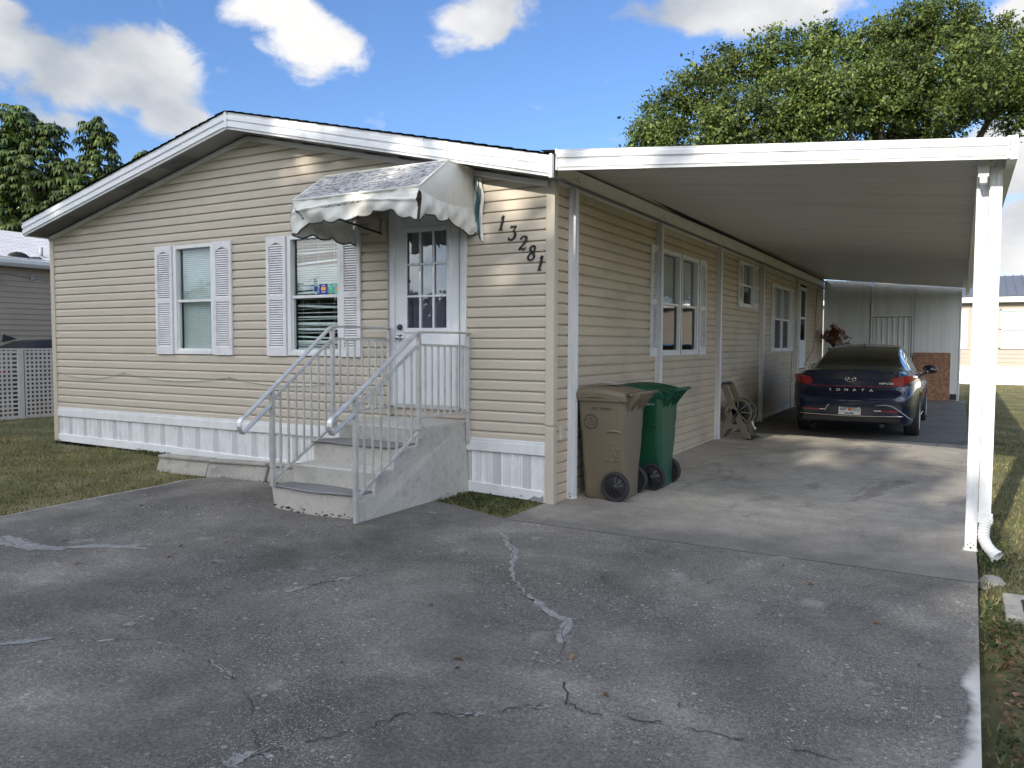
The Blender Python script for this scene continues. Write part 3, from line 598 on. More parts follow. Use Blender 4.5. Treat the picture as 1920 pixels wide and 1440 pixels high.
mb = MB(); mb.box(EX0, EX0 + .02, YF, 16.3, rk(EX0), rk(EX0) + .18); mb.build('side_fascia', M['fascia'], house)

# windows ------------------------------------------------------------------
def FRONT(u, d, z): return (u, -d, z)           # d: distance out of the wall
def SIDE(u, d, z): return (SX + d, u, z)
def pbox(mb, P, u0, u1, d0, d1, z0, z1, m=0):
    vs = [P(u, d, z) for z in (z0, z1) for d in (d1, d0) for u in (u0, u1)]
    mb.add(vs, [(0, 2, 3, 1), (4, 5, 7, 6), (0, 1, 5, 4), (2, 6, 7, 3), (0, 4, 6, 2), (1, 3, 7, 5)], m)
def shutter(P, u0, u1, z0, z1, parent, label=None):
    mb = MB(); d0, d1 = .018, .042; s = .045; zm = (z0 + z1) / 2 - .02
    big = (z1 - z0) > 1
    pbox(mb, P, u0, u0 + s, d0, d1, z0, z1); pbox(mb, P, u1 - s, u1, d0, d1, z0, z1)
    for (a, b2) in ((z0, z0 + .10), (zm - .02, zm + .035), (z1 - .07, z1)): pbox(mb, P, u0 + s, u1 - s, d0, d1 - .001, a, b2)
    pbox(mb, P, u0 + s, u1 - s, d0 - .012, d0 - .004, z0 + .1, z1 - .07)
    # arched head
    n = 10; um = (u0 + u1) / 2; hw = (u1 - u0) / 2 - s
    arch = [(um - hw + 2 * hw * i / n, z1 - .10 + .028 * math.cos(PI * (i / n - .5)) ** 2) for i in range(n + 1)]
    for p, q in zip(arch[:-1], arch[1:]):
        vs = [P(p[0], d1 - .002, p[1]), P(q[0], d1 - .002, q[1]), P(q[0], d1 - .002, z1 - .069), P(p[0], d1 - .002, z1 - .069), P(p[0], d0, p[1]), P(q[0], d0, q[1])]
        mb.add(vs, [(0, 1, 2, 3), (0, 4, 5, 1)])
    for (a, b2) in ((z0 + .1, zm - .02), (zm + .035, z1 - .085)):
        k = max(3, int((b2 - a) / .0262)); st = (b2 - a) / k
        for i in range(k):
            z = a + i * st
            vs = [P(u0 + s, d1 - .002, z), P(u1 - s, d1 - .002, z), P(u1 - s, d0 + .008, z + st * .70), P(u0 + s, d0 + .008, z + st * .70), P(u0 + s, d0 - .003, z - st * .05), P(u1 - s, d0 - .003, z - st * .05)]
            mb.add(vs, [(0, 1, 2, 3), (0, 4, 5, 1)])
    return mb.build('shutter', M['shutter'], parent, label=label)
def blind(P, u0, u1, z0, z1, parent, messy=False, dep=-.07):
    mb = MB(); n = int((z1 - z0) / .025)
    for i in range(n):
        z = z0 + .0125 + i * .025; ang = math.radians(62); dz = 0; d1 = d2 = 0
        if messy:
            zz = (z - z0) / (z1 - z0)
            neat = .62 < zz < .74 or zz < .04
            if not neat:
                ang = math.radians(random.choice([15, 25, 40, 60, 70])); d1 = random.uniform(-.02, .02); d2 = random.uniform(-.02, .02)
                if random.random() < .25: continue
        w = .0135; cz, cy = math.sin(ang) * w, math.cos(ang) * w
        k = 6
        for j in range(k):
            ua = u0 + (u1 - u0) * j / k; ub = u0 + (u1 - u0) * (j + 1) / k
            sa = d1 * (1 - j / k) + d2 * j / k + (random.uniform(-.004, .004) if messy else 0); sb = d1 * (1 - (j + 1) / k) + d2 * (j + 1) / k
            if j: sa = last
            last = sb
            mb.add([P(ua, dep + cy, z + sa - cz), P(ub, dep + cy, z + sb - cz), P(ub, dep - cy, z + sb + cz), P(ua, dep - cy, z + sa + cz)], [(0, 1, 2, 3)])
    for u in (u0 + (u1 - u0) * .15, u0 + (u1 - u0) * .5, u0 + (u1 - u0) * .85): pbox(mb, P, u - .001, u + .001, dep + .015, dep + .017, z0, z1)
    return mb.build('blind', M['slat'], parent)
def window(P, u0, u1, z0, z1, name_label=None, messy=False, lower='glass', blind_to=0.0, parent=house, frm='white'):
    w = MB(); f = .04
    pbox(w, P, u0 - .015, u0 + f, -.05, .028, z0 - .015, z1 + .015); pbox(w, P, u1 - f, u1 + .015, -.05, .028, z0 - .015, z1 + .015)
    pbox(w, P, u0 + f, u1 - f, -.05, .026, z1 - .03, z1 + .015); pbox(w, P, u0 + f, u1 - f, -.05, .034, z0 - .015, z0 + .035)
    zm = (z0 + z1) / 2 - .015
    fo = w.build('window', M[frm], parent, bevel=.004, label=name_label)
    s = MB(); pbox(s, P, u0 + f, u1 - f, -.04, .012, zm - .015, zm + .018)
    for (a, b2) in ((u0 + f, u0 + f + .02), (u1 - f - .02, u1 - f)): pbox(s, P, a, b2, -.04, .004, z0 + .035, zm - .015)
    pbox(s, P, u0 + f + .02, u1 - f - .02, -.04, .004, z0 + .035, z0 + .055)
    s.build('sash', M[frm], fo, bevel=.003)
    g = MB(); pane = [P(u0 + f, -.028, zm), P(u1 - f, -.028, zm), P(u1 - f, -.028, z1 - .03), P(u0 + f, -.028, z1 - .03)]
    g.add(pane, [(0, 1, 2, 3)], 0)
    g.add([P(u0 + f, -.012, z0 + .04), P(u1 - f, -.012, z0 + .04), P(u1 - f, -.012, zm), P(u0 + f, -.012, zm)], [(0, 1, 2, 3)], 1)
    g.build('pane', [M['glass'], M['glass_dark'] if lower == 'dark' else M['glass']], fo)
    bz = z0 + .03 + (z1 - z0) * blind_to
    blind(P, u0 + f + .015, u1 - f - .01, bz, z1 - .03, fo, messy)
    return fo
window(FRONT, -5.31, -4.59, 1.385, 2.715); window(FRONT, -3.335, -2.555, 1.385, 2.715, messy=True, name_label='window with bent blinds and four small stickers')
for a, b2 in ((-5.66, -5.335), (-4.57, -4.255), (-3.67, -3.36), (-2.535, -2.265)): shutter(FRONT, a, b2, 1.365, 2.735, house)
fo = window(SIDE, 3.0, 3.80, 1.385, 2.715, lower='dark', blind_to=.47); window(SIDE, 3.83, 4.62, 1.385, 2.715, lower='dark', blind_to=.47)
window(SIDE, 7.28, 8.06, 2.18, 2.94, lower='dark', blind_to=.45); window(SIDE, 9.98, 10.80, 1.385, 2.715, lower='dark', blind_to=.47); window(SIDE, 10.83, 11.64, 1.385, 2.715, lower='dark', blind_to=.47)
for a, b2, c_, d_ in ((2.60, 2.97, 1.365, 2.735), (4.65, 4.99, 1.365, 2.735), (6.95, 7.25, 2.16, 2.94), (8.09, 8.40, 2.16, 2.94), (9.64, 9.95, 1.365, 2.735), (11.67, 11.96, 1.365, 2.735)): shutter(SIDE, a, b2, c_, d_, house)
# dark gap between twin windows
mb = MB(); pbox(mb, SIDE, 3.806, 3.824, .0, .031, 1.38, 2.73); mb.build('mullion_gap', M['black'], house); mb = MB(); pbox(mb, SIDE, 10.806, 10.824, 0, .031, 1.38, 2.73); mb.build('mullion_gap', M['black'], house)
# stickers in the second window
SM = {k: mat('sticker_' + k, c_, .5, var=.15, nscale=40) for k, c_ in dict(blue=(.01, .015, .20), pale=(.25, .42, .62), teal=(.10, .42, .34), mint=(.16, .52, .40), orange=(.75, .40, .12), lilac=(.5, .5, .8)).items()}
zs = 2.06
for (ua, ub, k, extra) in ((-3.0, -2.915, 'pale', [(.2, .8, .3, .8, 'blue')]), (-2.905, -2.785, 'blue', [(.22, .8, .38, .72, 'orange'), (.3, .7, .8, .9, 'lilac'), (.3, .75, .16, .28, 'lilac')]), (-2.775, -2.69, 'teal', [(.2, .75, .45, .9, 'mint')]), (-2.685, -2.60, 'mint', [(.3, .7, .3, .68, 'orange')])):
    mb = MB(); mats = [SM[k]]; h = .115
    if k == 'pale' or k == 'teal':
        n = 12; mb.add([FRONT((ua + ub) / 2 + (ub - ua) / 2 * math.cos(2 * PI * i / n), -.026, zs + h / 2 + h / 2 * math.sin(2 * PI * i / n)) for i in range(n)], [list(range(n))])
    else: mb.add([FRONT(ua, -.026, zs), FRONT(ub, -.026, zs), FRONT(ub, -.026, zs + h), FRONT(ua, -.026, zs + h)], [(0, 1, 2, 3)])
    for i, (a, b2, c_, d_, kk) in enumerate(extra):
        mats.append(SM[kk]); w_ = ub - ua
        mb.add([FRONT(ua + w_ * a, -.0245, zs + h * c_), FRONT(ua + w_ * b2, -.0245, zs + h * c_), FRONT(ua + w_ * b2, -.0245, zs + h * d_), FRONT(ua + w_ * a, -.0245, zs + h * d_)], [(0, 1, 2, 3)], i + 1)
    mb.build('sticker', mats, [o for o in house.children if o.get('label', '').startswith('window with bent')][0])

# front door ---------------------------------------------------------------
door = MB(); pbox(door, FRONT, -1.81, -1.665, -.03, .012, .885, 2.85); pbox(door, FRONT, -1.14, -.985, -.03, .012, .885, 2.85)
pbox(door, FRONT, -1.665, -1.14, -.03, .012, .885, 1.66); pbox(door, FRONT, -1.665, -1.14, -.03, .012, 2.67, 2.85)
do = door.build('front_door', M['door_white'], house, bevel=.003)
mb = MB(); pbox(mb, FRONT, -1.875, -1.81, -.05, .03, .86, 2.92); pbox(mb, FRONT, -.985, -.915, -.05, .03, .86, 2.92); pbox(mb, FRONT, -1.81, -.985, -.05, .03, 2.85, 2.92)
mb.build('door_frame', M['white_trim'], do, bevel=.004)
mb = MB(); pbox(mb, FRONT, -1.895, -1.875, -.02, .036, .86, 2.92); pbox(mb, FRONT, -.995, -.985, -.02, .034, .88, 2.85); mb.build('door_seal', M['grey_frame'], do)
mb = MB(); pbox(mb, FRONT, -1.81, -.985, -.03, .05, .845, .885); mb.build('threshold', M['alu'], do)
mb = MB(); a0, a1, b0, b1 = -1.70, -1.105, 1.625, 2.705; t = .05
for (p, q, r_, s_) in ((a0, a0 + t, b0, b1), (a1 - t, a1, b0, b1), (a0 + t, a1 - t, b0, b0 + t), (a0 + t, a1 - t, b1 - t, b1)): pbox(mb, FRONT, p, q, .006, .024, r_, s_)
mb.build('lite_frame', M['door_white'], do, bevel=.006)
mb = MB()
for i in (1, 2):
    u = a0 + t + (a1 - a0 - 2 * t) * i / 3; pbox(mb, FRONT, u - .011, u + .011, .0, .019, b0 + t, b1 - t)
    z = b0 + t + (b1 - b0 - 2 * t) * i / 3; pbox(mb, FRONT, a0 + t, a1 - t, .0, .020, z - .011, z + .011)
mb.build('muntin', M['door_white'], do, bevel=.003)
mb = MB(); mb.add([FRONT(a0 + t, -.003, b0 + t), FRONT(a1 - t, -.003, b0 + t), FRONT(a1 - t, -.003, b1 - t), FRONT(a0 + t, -.003, b1 - t)], [(0, 1, 2, 3)]); mb.build('door_glass', M['door_glass'], do)
mb = MB(); mb.grid(lambda s, t_: (a0 + (a1 - a0) * s, .09 + .02 * math.sin(s * 40), b0 + (b1 - b0) * t_), 60, 1); mb.build('curtain', M['curtain'], do)
mb = MB(); mb.lathe([(0, .030), (.018, .029), (.028, .022), (.031, .012), (.031, .0)], (-1.745, -.012, 1.685), (0, -1, 0), 20); mb.build('deadbolt', M['bronze'], do)
mb = MB(); mb.lathe([(0, .066), (.018, .063), (.027, .050), (.025, .034), (.013, .026), (.013, .012), (.034, .009), (.034, 0)], (-1.742, -.012, 1.575), (0, -1, 0), 20); mb.build('door_knob', M['steel'], do)
# wall lamp box beside the door
mb = MB(); mb.box(-2.10, -1.97, -.10, -.018, 2.65, 2.82); mb.box(-1.945, -1.93, -.07, -.018, 2.66, 2.80); mb.box(-1.985, -1.91, -.04, -.018, 2.62, 2.80)
mb.build('wall_lamp', M['trim_tan'], house, bevel=.008)

# cable hung along the wall
def cat_pts(a, b2, sag, n=8): return [(a[0] + (b2[0] - a[0]) * i / n, -.026, a[1] + (b2[1] - a[1]) * i / n - sag * 4 * (i / n) * (1 - i / n)) for i in range(n + 1)]
mb = MB(); P_ = [(-7.99, .60), (-7.95, .95), (-7.85, 1.085), (-6.36, 1.105), (-4.33, 1.095), (-2.60, 1.08)]
mb.tube(cat_pts(P_[0], P_[1], 0, 3), .0035, 5); mb.tube(cat_pts(P_[1], P_[2], 0, 2), .0035, 5)
for a, b2, s_ in ((P_[2], P_[3], .085), (P_[3], P_[4], .08), (P_[4], P_[5], .07)): mb.tube(cat_pts(a, b2, s_, 12), .0035, 5)
for p in P_[3:5]: mb.box(p[0] - .012, p[0] + .012, -.034, -.018, p[1] - .006, p[1] + .006)
mb.build('cable', M['grey_frame'], house)

# side (carport) door
mb = MB(); pbox(mb, SIDE, 12.96, 13.79, -.02, .02, .95, 1.62); pbox(mb, SIDE, 12.96, 13.04, -.02, .02, 1.62, 2.88); pbox(mb, SIDE, 13.71, 13.79, -.02, .02, 1.62, 2.88); pbox(mb, SIDE, 13.04, 13.71, -.02, .02, 2.80, 2.88); pbox(mb, SIDE, 13.04, 13.71, -.02, .022, 2.12, 2.17)
sd = mb.build('side_door', M['door_white'], house, bevel=.003)
mb = MB(); mb.add([SIDE(13.04, 0, 1.62), SIDE(13.71, 0, 1.62), SIDE(13.71, 0, 2.12), SIDE(13.04, 0, 2.12)], [(0, 1, 2, 3)], 0); mb.add([SIDE(13.04, 0, 2.17), SIDE(13.71, 0, 2.17), SIDE(13.71, 0, 2.8), SIDE(13.04, 0, 2.8)], [(0, 1, 2, 3)], 0); mb.build('pane', M['glass_dark'], sd)
mb = MB(); mb.tube([(SX + .035, 13.5, 1.0), (SX + .035, 14.9, 1.4), (SX + .035, 15.2, 2.6), (SX + .035, 15.3, 3.0)], .006, 5); mb.build('wire', M['black'], house); mb = MB(); mb.tube([(SX + .03, 11.9, .05), (SX + .03, 11.9, .8), (SX + .03, 12.0, 1.6)], .006, 5); mb.build('wire', M['black'], house)
# hose bib box low on the side wall
mb = MB(); mb.box(SX + .016, SX + .05, .10, .17, .60, .74); mb.build('outlet_box', M['trim_tan'], house, bevel=.005)

# house numbers: 1 3 2 8 1 --------------------------------------------------
def digit(d, cx, cz, h):
    S = dict(
        a=[[(-.10, .30, .05), (.02, .44, .12), (.05, .46, .15), (.03, .1, .14), (-.02, -.40, .14)], [(-.16, -.46, .06), (.0, -.45, .10), (.14, -.46, .06)]],
        b=[[(-.20, .34, .05), (-.16, .46, .10), (0, .45, .11), (.24, .47, .09)], [(.24, .45, .08), (.04, .12, .06), (.16, .06, .1), (.25, -.10, .15), (.18, -.36, .14), (-.02, -.47, .10), (-.20, -.42, .09), (-.24, -.30, .13)]],
        c=[[(-.20, .26, .12), (-.16, .40, .08), (.02, .48, .09), (.20, .40, .14), (.22, .20, .15), (.08, -.05, .12), (-.16, -.32, .08), (-.24, -.45, .09)], [(-.24, -.44, .10), (-.05, -.36, .10), (.12, -.44, .12), (.25, -.38, .07), (.28, -.26, .05)]],
        d=[[(.22, .44, .05), (.06, .49, .09), (-.14, .42, .11), (-.17, .26, .13), (-.04, .10, .13), (.14, -.06, .14), (.22, -.26, .13), (.12, -.44, .10), (-.08, -.48, .10), (-.24, -.36, .11), (-.23, -.18, .10), (-.08, -.02, .08), (.12, .12, .09), (.20, .28, .12), (.16, .42, .10), (.04, .49, .07)]])
    mb = MB()
    for st in S[{'1': 'a', '3': 'b', '2': 'c', '8': 'd'}[d]]:
        # smooth
        P = []
        for i in range(len(st) - 1):
            p0, p1, p2, p3 = st[max(i - 1, 0)], st[i], st[i + 1], st[min(i + 2, len(st) - 1)]
            for k in range(5):
                t = k / 5; P.append(tuple(.5 * ((2 * p1[j]) + (-p0[j] + p2[j]) * t + (2 * p0[j] - 5 * p1[j] + 4 * p2[j] - p3[j]) * t * t + (-p0[j] + 3 * p1[j] - 3 * p2[j] + p3[j]) * t ** 3) for j in range(3)))
        P.append(st[-1]); n = len(P); L = []; R_ = []
        for i, p in enumerate(P):
            a = P[max(i - 1, 0)]; c_ = P[min(i + 1, n - 1)]; dx, dz = c_[0] - a[0], c_[1] - a[1]; l = math.hypot(dx, dz) or 1
            w = max(p[2], .05) * .58; L.append((p[0] - dz / l * w, p[1] + dx / l * w)); R_.append((p[0] + dz / l * w, p[1] - dx / l * w))
        def W(p, y): return (cx + (p[0] + .18 * p[1]) * h, y, cz + p[1] * h)
        vs = [W(p, -.030) for p in L] + [W(p, -.030) for p in R_] + [W(p, -.017) for p in L] + [W(p, -.017) for p in R_]
        fs = []
        for i in range(n - 1): fs += [(i, n + i, n + i + 1, i + 1), (i, i + 1, 2 * n + i + 1, 2 * n + i), (n + i, 3 * n + i, 3 * n + i + 1, n + i + 1)]
        fs += [(0, 2 * n, 3 * n, n), (n - 1, 2 * n - 1, 4 * n - 1, 3 * n - 1)]
        mb.add(vs, fs)
    mb.build('house_number', M['black'], house, label='black italic digit ' + d)
for d, cx, cz in (('1', -.51, 2.675), ('3', -.392, 2.572), ('2', -.278, 2.47), ('8', -.18, 2.372), ('1', -.088, 2.272)): digit(d, cx, cz, .135)
# ---------------------------------------------------------------- awning over the door
aw = empty('door_awning', (-1.57, -.02, 2.6), 'torn white vinyl awning with mildewed grey top hanging over the front door', 'awning')
AX0, AX1 = -2.33, -.82; AYF, AYR = -.94, -.48; AZF, AZR = 2.90, 3.215
def wr(x, z, a=1.0):
    return a * (.012 * math.sin(x * 9 + z * 23) + .008 * math.sin(x * 23 - z * 31 + 1) + .006 * math.sin(x * 41 + z * 11))
def sk(x): return .0 if x < AX0 + .3 else 0
mb = MB(); mb.grid(lambda s, t: (AX0 + (AX1 - AX0) * s, AYF + (AYR - AYF) * t, AZF + (AZR - AZF) * t - .03 * math.sin(PI * t) * math.sin(PI * s) + .004 * math.sin(s * 30)), 30, 10, 0)
mb.build('canopy_top', M['awn_top'], aw)
mb = MB(); mb.grid(lambda s, t: (AX0 + (AX1 - AX0) * s, AYR + (-.02 - AYR) * t, AZR - .015 * math.sin(PI * t)), 20, 6, 0); mb.build('canopy_back', M['awn_top'], aw)
mb = MB()
for (a, b2) in (((AX0, AYF, AZF), (AX0, AYR, AZR)), ((AX1, AYF, AZF), (AX1, AYR, AZR)), ((AX0, AYF, AZF), (AX1, AYF, AZF)), ((AX1, AYR, AZR), (AX1, -.02, AZR)), ((AX0, AYR, AZR), (AX1, AYR, AZR))): mb.tube([a, b2], .011, 8)
mb.build('canopy_piping', M['awn'], aw)
SEAM = 2.86
def side(x, nm):
    mb = MB()
    def f(s, t):     # s along y from front to wall, t from seam up to the top edge
        y = AYF + (-.02 - AYF) * s; zt = AZF + (AZR - AZF) * min(1, (y - AYF) / (AYR - AYF)); zs = SEAM - .045 * math.sin(PI * s) - .03 * s
        return (x + .02 * math.sin(PI * s) * math.sin(PI * t) * (1 if x > -1.5 else -1), y, zs + (zt - zs) * t)
    mb.grid(f, 24, 8, 0); return mb.build(nm, M['awn'], aw)
side(AX1, 'side_panel'); side(AX0, 'side_panel')
# valances: height profile of the scalloped lower edge
def scallop(u, n, amp): return .8 * amp * abs(math.sin(PI * u * n)) 
def fv(s):   # front valance lower edge (s from left to right)
    base = np.interp(s, [0, .05, .12, .2, .35, .5, .62, .72, .82, .9, 1], [2.565, 2.58, 2.65, 2.675, 2.66, 2.67, 2.70, 2.72, 2.70, 2.63, 2.612])
    return float(base) - scallop(s, 7.5, .032) + .015
mb = MB(); E_ = []
def vf(s, t):
    x = AX0 + (AX1 - AX0) * s; zt = AZF - .0; zb = fv(s); z = zb + (zt - zb) * t
    k = 1 - t; bulge = .035 * math.sin(PI * min(1, t * 1.15)) * (1 + .6 * math.sin(x * 5))
    return (x, AYF - bulge * .6 - wr(x, z, .7 * k + .5) - .018 * math.exp(-((z - 2.80 - .03 * math.sin(x * 3)) / .012) ** 2), z)
mb.grid(vf, 110, 26, 0); mb.build('valance', M['awn'], aw)
mb = MB(); mb.tube([vf(i / 110, 0) for i in range(111)], .0075, 5); mb.build('scallop_edge', M['black'], aw)
# tear in the front valance (dark ragged slit)
mb = MB()
for i in range(26):
    s = .28 + i * .012; x = AX0 + (AX1 - AX0) * s; z = 2.79 + .06 * (s - .3) + random.uniform(-.006, .006); h = random.uniform(.004, .022)
    y = vf(s, .62)[1] - .026
    mb.add([(x, y, z), (x + random.uniform(.01, .03), y, z + .002), (x + .015, y, z + h)], [(0, 1, 2), (2, 1, 0)])
mb.build('tear', M['ink'], aw); mb = MB()
for i in range(14):
    s = .05 + i * .006; x = AX0 + (AX1 - AX0) * s; z = 2.80 - .008 * i + random.uniform(-.01, .01); y = vf(s, .5)[1] - .03
    mb.add([(x, y, z), (x + .02, y, z - .006), (x + .006, y, z + .012)], [(0, 1, 2), (2, 1, 0)])
mb.build('tear', M['ink'], aw)
def sideval(x, lowfn, nm, out=1):
    mb = MB()
    def f(s, t):
        y = AYF + (-.03 - AYF) * s; zs = SEAM - .045 * math.sin(PI * s) - .03 * s + .012; zb = lowfn(s); z = zb + (zs - zb) * t
        return (x + out * (.012 + .02 * math.sin(PI * t)) + wr(y * 1.3 + 4, z, .9) * (1 - t * .6), y, z)
    mb.grid(f, 60, 18, 0); o = mb.build(nm, M['awn'], aw)
    mb = MB(); mb.tube([f(i / 60, 0) for i in range(61)], .0075, 5); mb.build('scallop_edge', M['black'], aw); return o
sideval(AX1, lambda s: float(np.interp(s, [0, .1, .3, .5, .7, .85, .97, 1], [2.612, 2.70, 2.655, 2.68, 2.64, 2.585, 2.60, 2.64])) - scallop(s + .05, 3.6, .035), 'side_valance')
sideval(AX0, lambda s: float(np.interp(s, [0, .2, .5, .8, 1], [2.57, 2.60, 2.61, 2.60, 2.585])) - scallop(s, 3.2, .05), 'side_valance', -1)
# ragged strips at the wall end
mb = MB()
for i, (xa, xb, zl, dy) in enumerate(((-.80, -.775, 2.62, -.05), (-.775, -.75, 2.55, -.04), (-.755, -.72, 2.53, -.035), (-.79, -.77, 2.70, -.08))):
    mb.grid(lambda s, t: (xa + (xb - xa) * s + .012 * math.sin(t * 9 + i) + .03 * (1 - t) * (i - 1) * .3, dy + .008 * math.sin(t * 14 + i * 2), zl + (3.14 - zl) * t - (.02 * s)), 2, 14, i % 2)
mb.build('torn_strip', [M['awn'], mat('teal_cloth', (.06, .14, .15), .7)], aw)
mb = MB()
for x in (AX0 + .03, AX1 - .03):
    for (a, b2) in (((x, AYF + .02, SEAM), (x, -.03, SEAM)), ((x, AYF + .02, SEAM), (x, AYR, AZR - .02)), ((x, AYR, AZR - .02), (x, -.03, AZR - .02))): mb.tube([a, b2], .012, 6)
mb.tube([(AX0 + .03, AYF + .02, SEAM), (AX1 - .03, AYF + .02, SEAM)], .012, 6); mb.tube([(AX0 + .03, AYF + .02, SEAM), (-1.95, -.03, 2.66)], .011, 6)
mb.build('awning_frame', M['bronze'], aw)

# ---------------------------------------------------------------- steps
st = empty('concrete_steps', (-1.42, -.9, .04), 'grey concrete entry steps and landing at the front door', 'steps')
mb = MB(); zb = .0
def stepblock(x0, x1, yf, z0, z1, bow=0, m=0, x0b=None):
    n = 14; top = [];
    for (z, o_, w) in ((z0, .02, .012), (z1 - .035, 0.0, 0), (z1 - .008, -.004, 0), (z1, .012, .012)):
        row = []
        for i in range(n + 1):
            s = i / n; x = (x0 + w) + (x1 - x0 - 2 * w) * s; y = yf + o_ - bow * math.sin(PI * s); row.append((x, y, z))
        top.append(row)
    vs = [p for r in top for p in r] + [(x0 + .012, -.03, z1), (x1 - .012, -.03, z1), (x0, -.03, z0), (x1, -.03, z0)]
    N = n + 1; fs = []
    for k in range(3):
        for i in range(n): fs.append((k * N + i, k * N + i + 1, (k + 1) * N + i + 1, (k + 1) * N + i))
    b = 4 * N; fs.append([3 * N + i for i in range(N)] + [b + 1, b])
    fs.append([b + 2] + [k * N for k in (0, 1, 2, 3)][::1] + [b]); fs.append([b + 3, b + 1] + [k * N + n for k in (3, 2, 1, 0)])
    mb.add(vs, fs, m)
stepblock(-1.905, -.925, -1.14, .03, .59); stepblock(-1.91, -.92, -1.40, .02, .42); stepblock(-1.93, -.935, -1.63, .0, .25, .05)
fixn(mb.build('stair_treads', M['concrete_step'], st, bevel=.008))
mb = MB(); stepblock(-1.90, -.93, -.80, .0, .745); fixn(mb.build('landing', M['step_side'], st, bevel=.01))
# continuous rendered flank on the right and dirty base
mb = MB(); fl = [(-.015, .0), (-1.66, .0), (-1.66, .20), (-1.45, .235), (-1.42, .40), (-1.19, .41), (-1.15, .575), (-.84, .585), (-.79, .735), (-.03, .735)]
mb.prism(fl, lambda p, t: (t + (.03 if p[1] < .02 else 0) , p[0], p[1]), -.95, -.915); mb.build('flank', M['step_side'], st, bevel=.01); fixn(st.children[-1])
mb = MB()
for i in range(60):       # black mildew spots along the foot of the steps
    if i < 30: x = random.uniform(-1.92, -.95); s_ = (x + 1.93) / .995; y = -1.63 - .05 * math.sin(PI * min(1, max(0, s_))) - .0065 + .02; z = abs(random.gauss(0, .022)) + .055; n_ = 7; w_ = random.uniform(.008, .04); h_ = random.uniform(.003, .012); mb.add([(x + w_ * math.cos(2 * PI * k / n_) * random.uniform(.6, 1), y - .002, z + .0 + h_ * math.sin(2 * PI * k / n_) * random.uniform(.6, 1)) for k in range(n_)], [list(range(n_))])
    else: y = random.uniform(-1.6, -.1); z = abs(random.gauss(0, .02)) + .05; w_ = random.uniform(.01, .06); h_ = random.uniform(.003, .012); n_ = 7; mb.add([(-.9125, y + w_ * math.cos(2 * PI * k / n_) * random.uniform(.6, 1), z + h_ * math.sin(2 * PI * k / n_) * random.uniform(.6, 1)) for k in range(n_)], [list(range(n_))])
mb.build('mildew_spot', M['crack'], st.children[0]); st.children[0].children[0]['kind'] = 'stuff'
for (yf, yb, z, x0) in ((-1.66, -1.425, .252, -1.90), (-1.165, -.815, .592, -1.89)):
    mb = MB(); mb.grid(lambda s, t: (x0 + (-.95 - x0) * s, yf + (yb - yf) * t + (-.045 * math.sin(PI * s) * (1 - t) if z < .3 else 0), z + .005 + .003 * math.sin(s * 9 + t * 4)), 16, 6, 0)
    mb.build('tread_mat', M['mat_grey'], st, solid=.008)

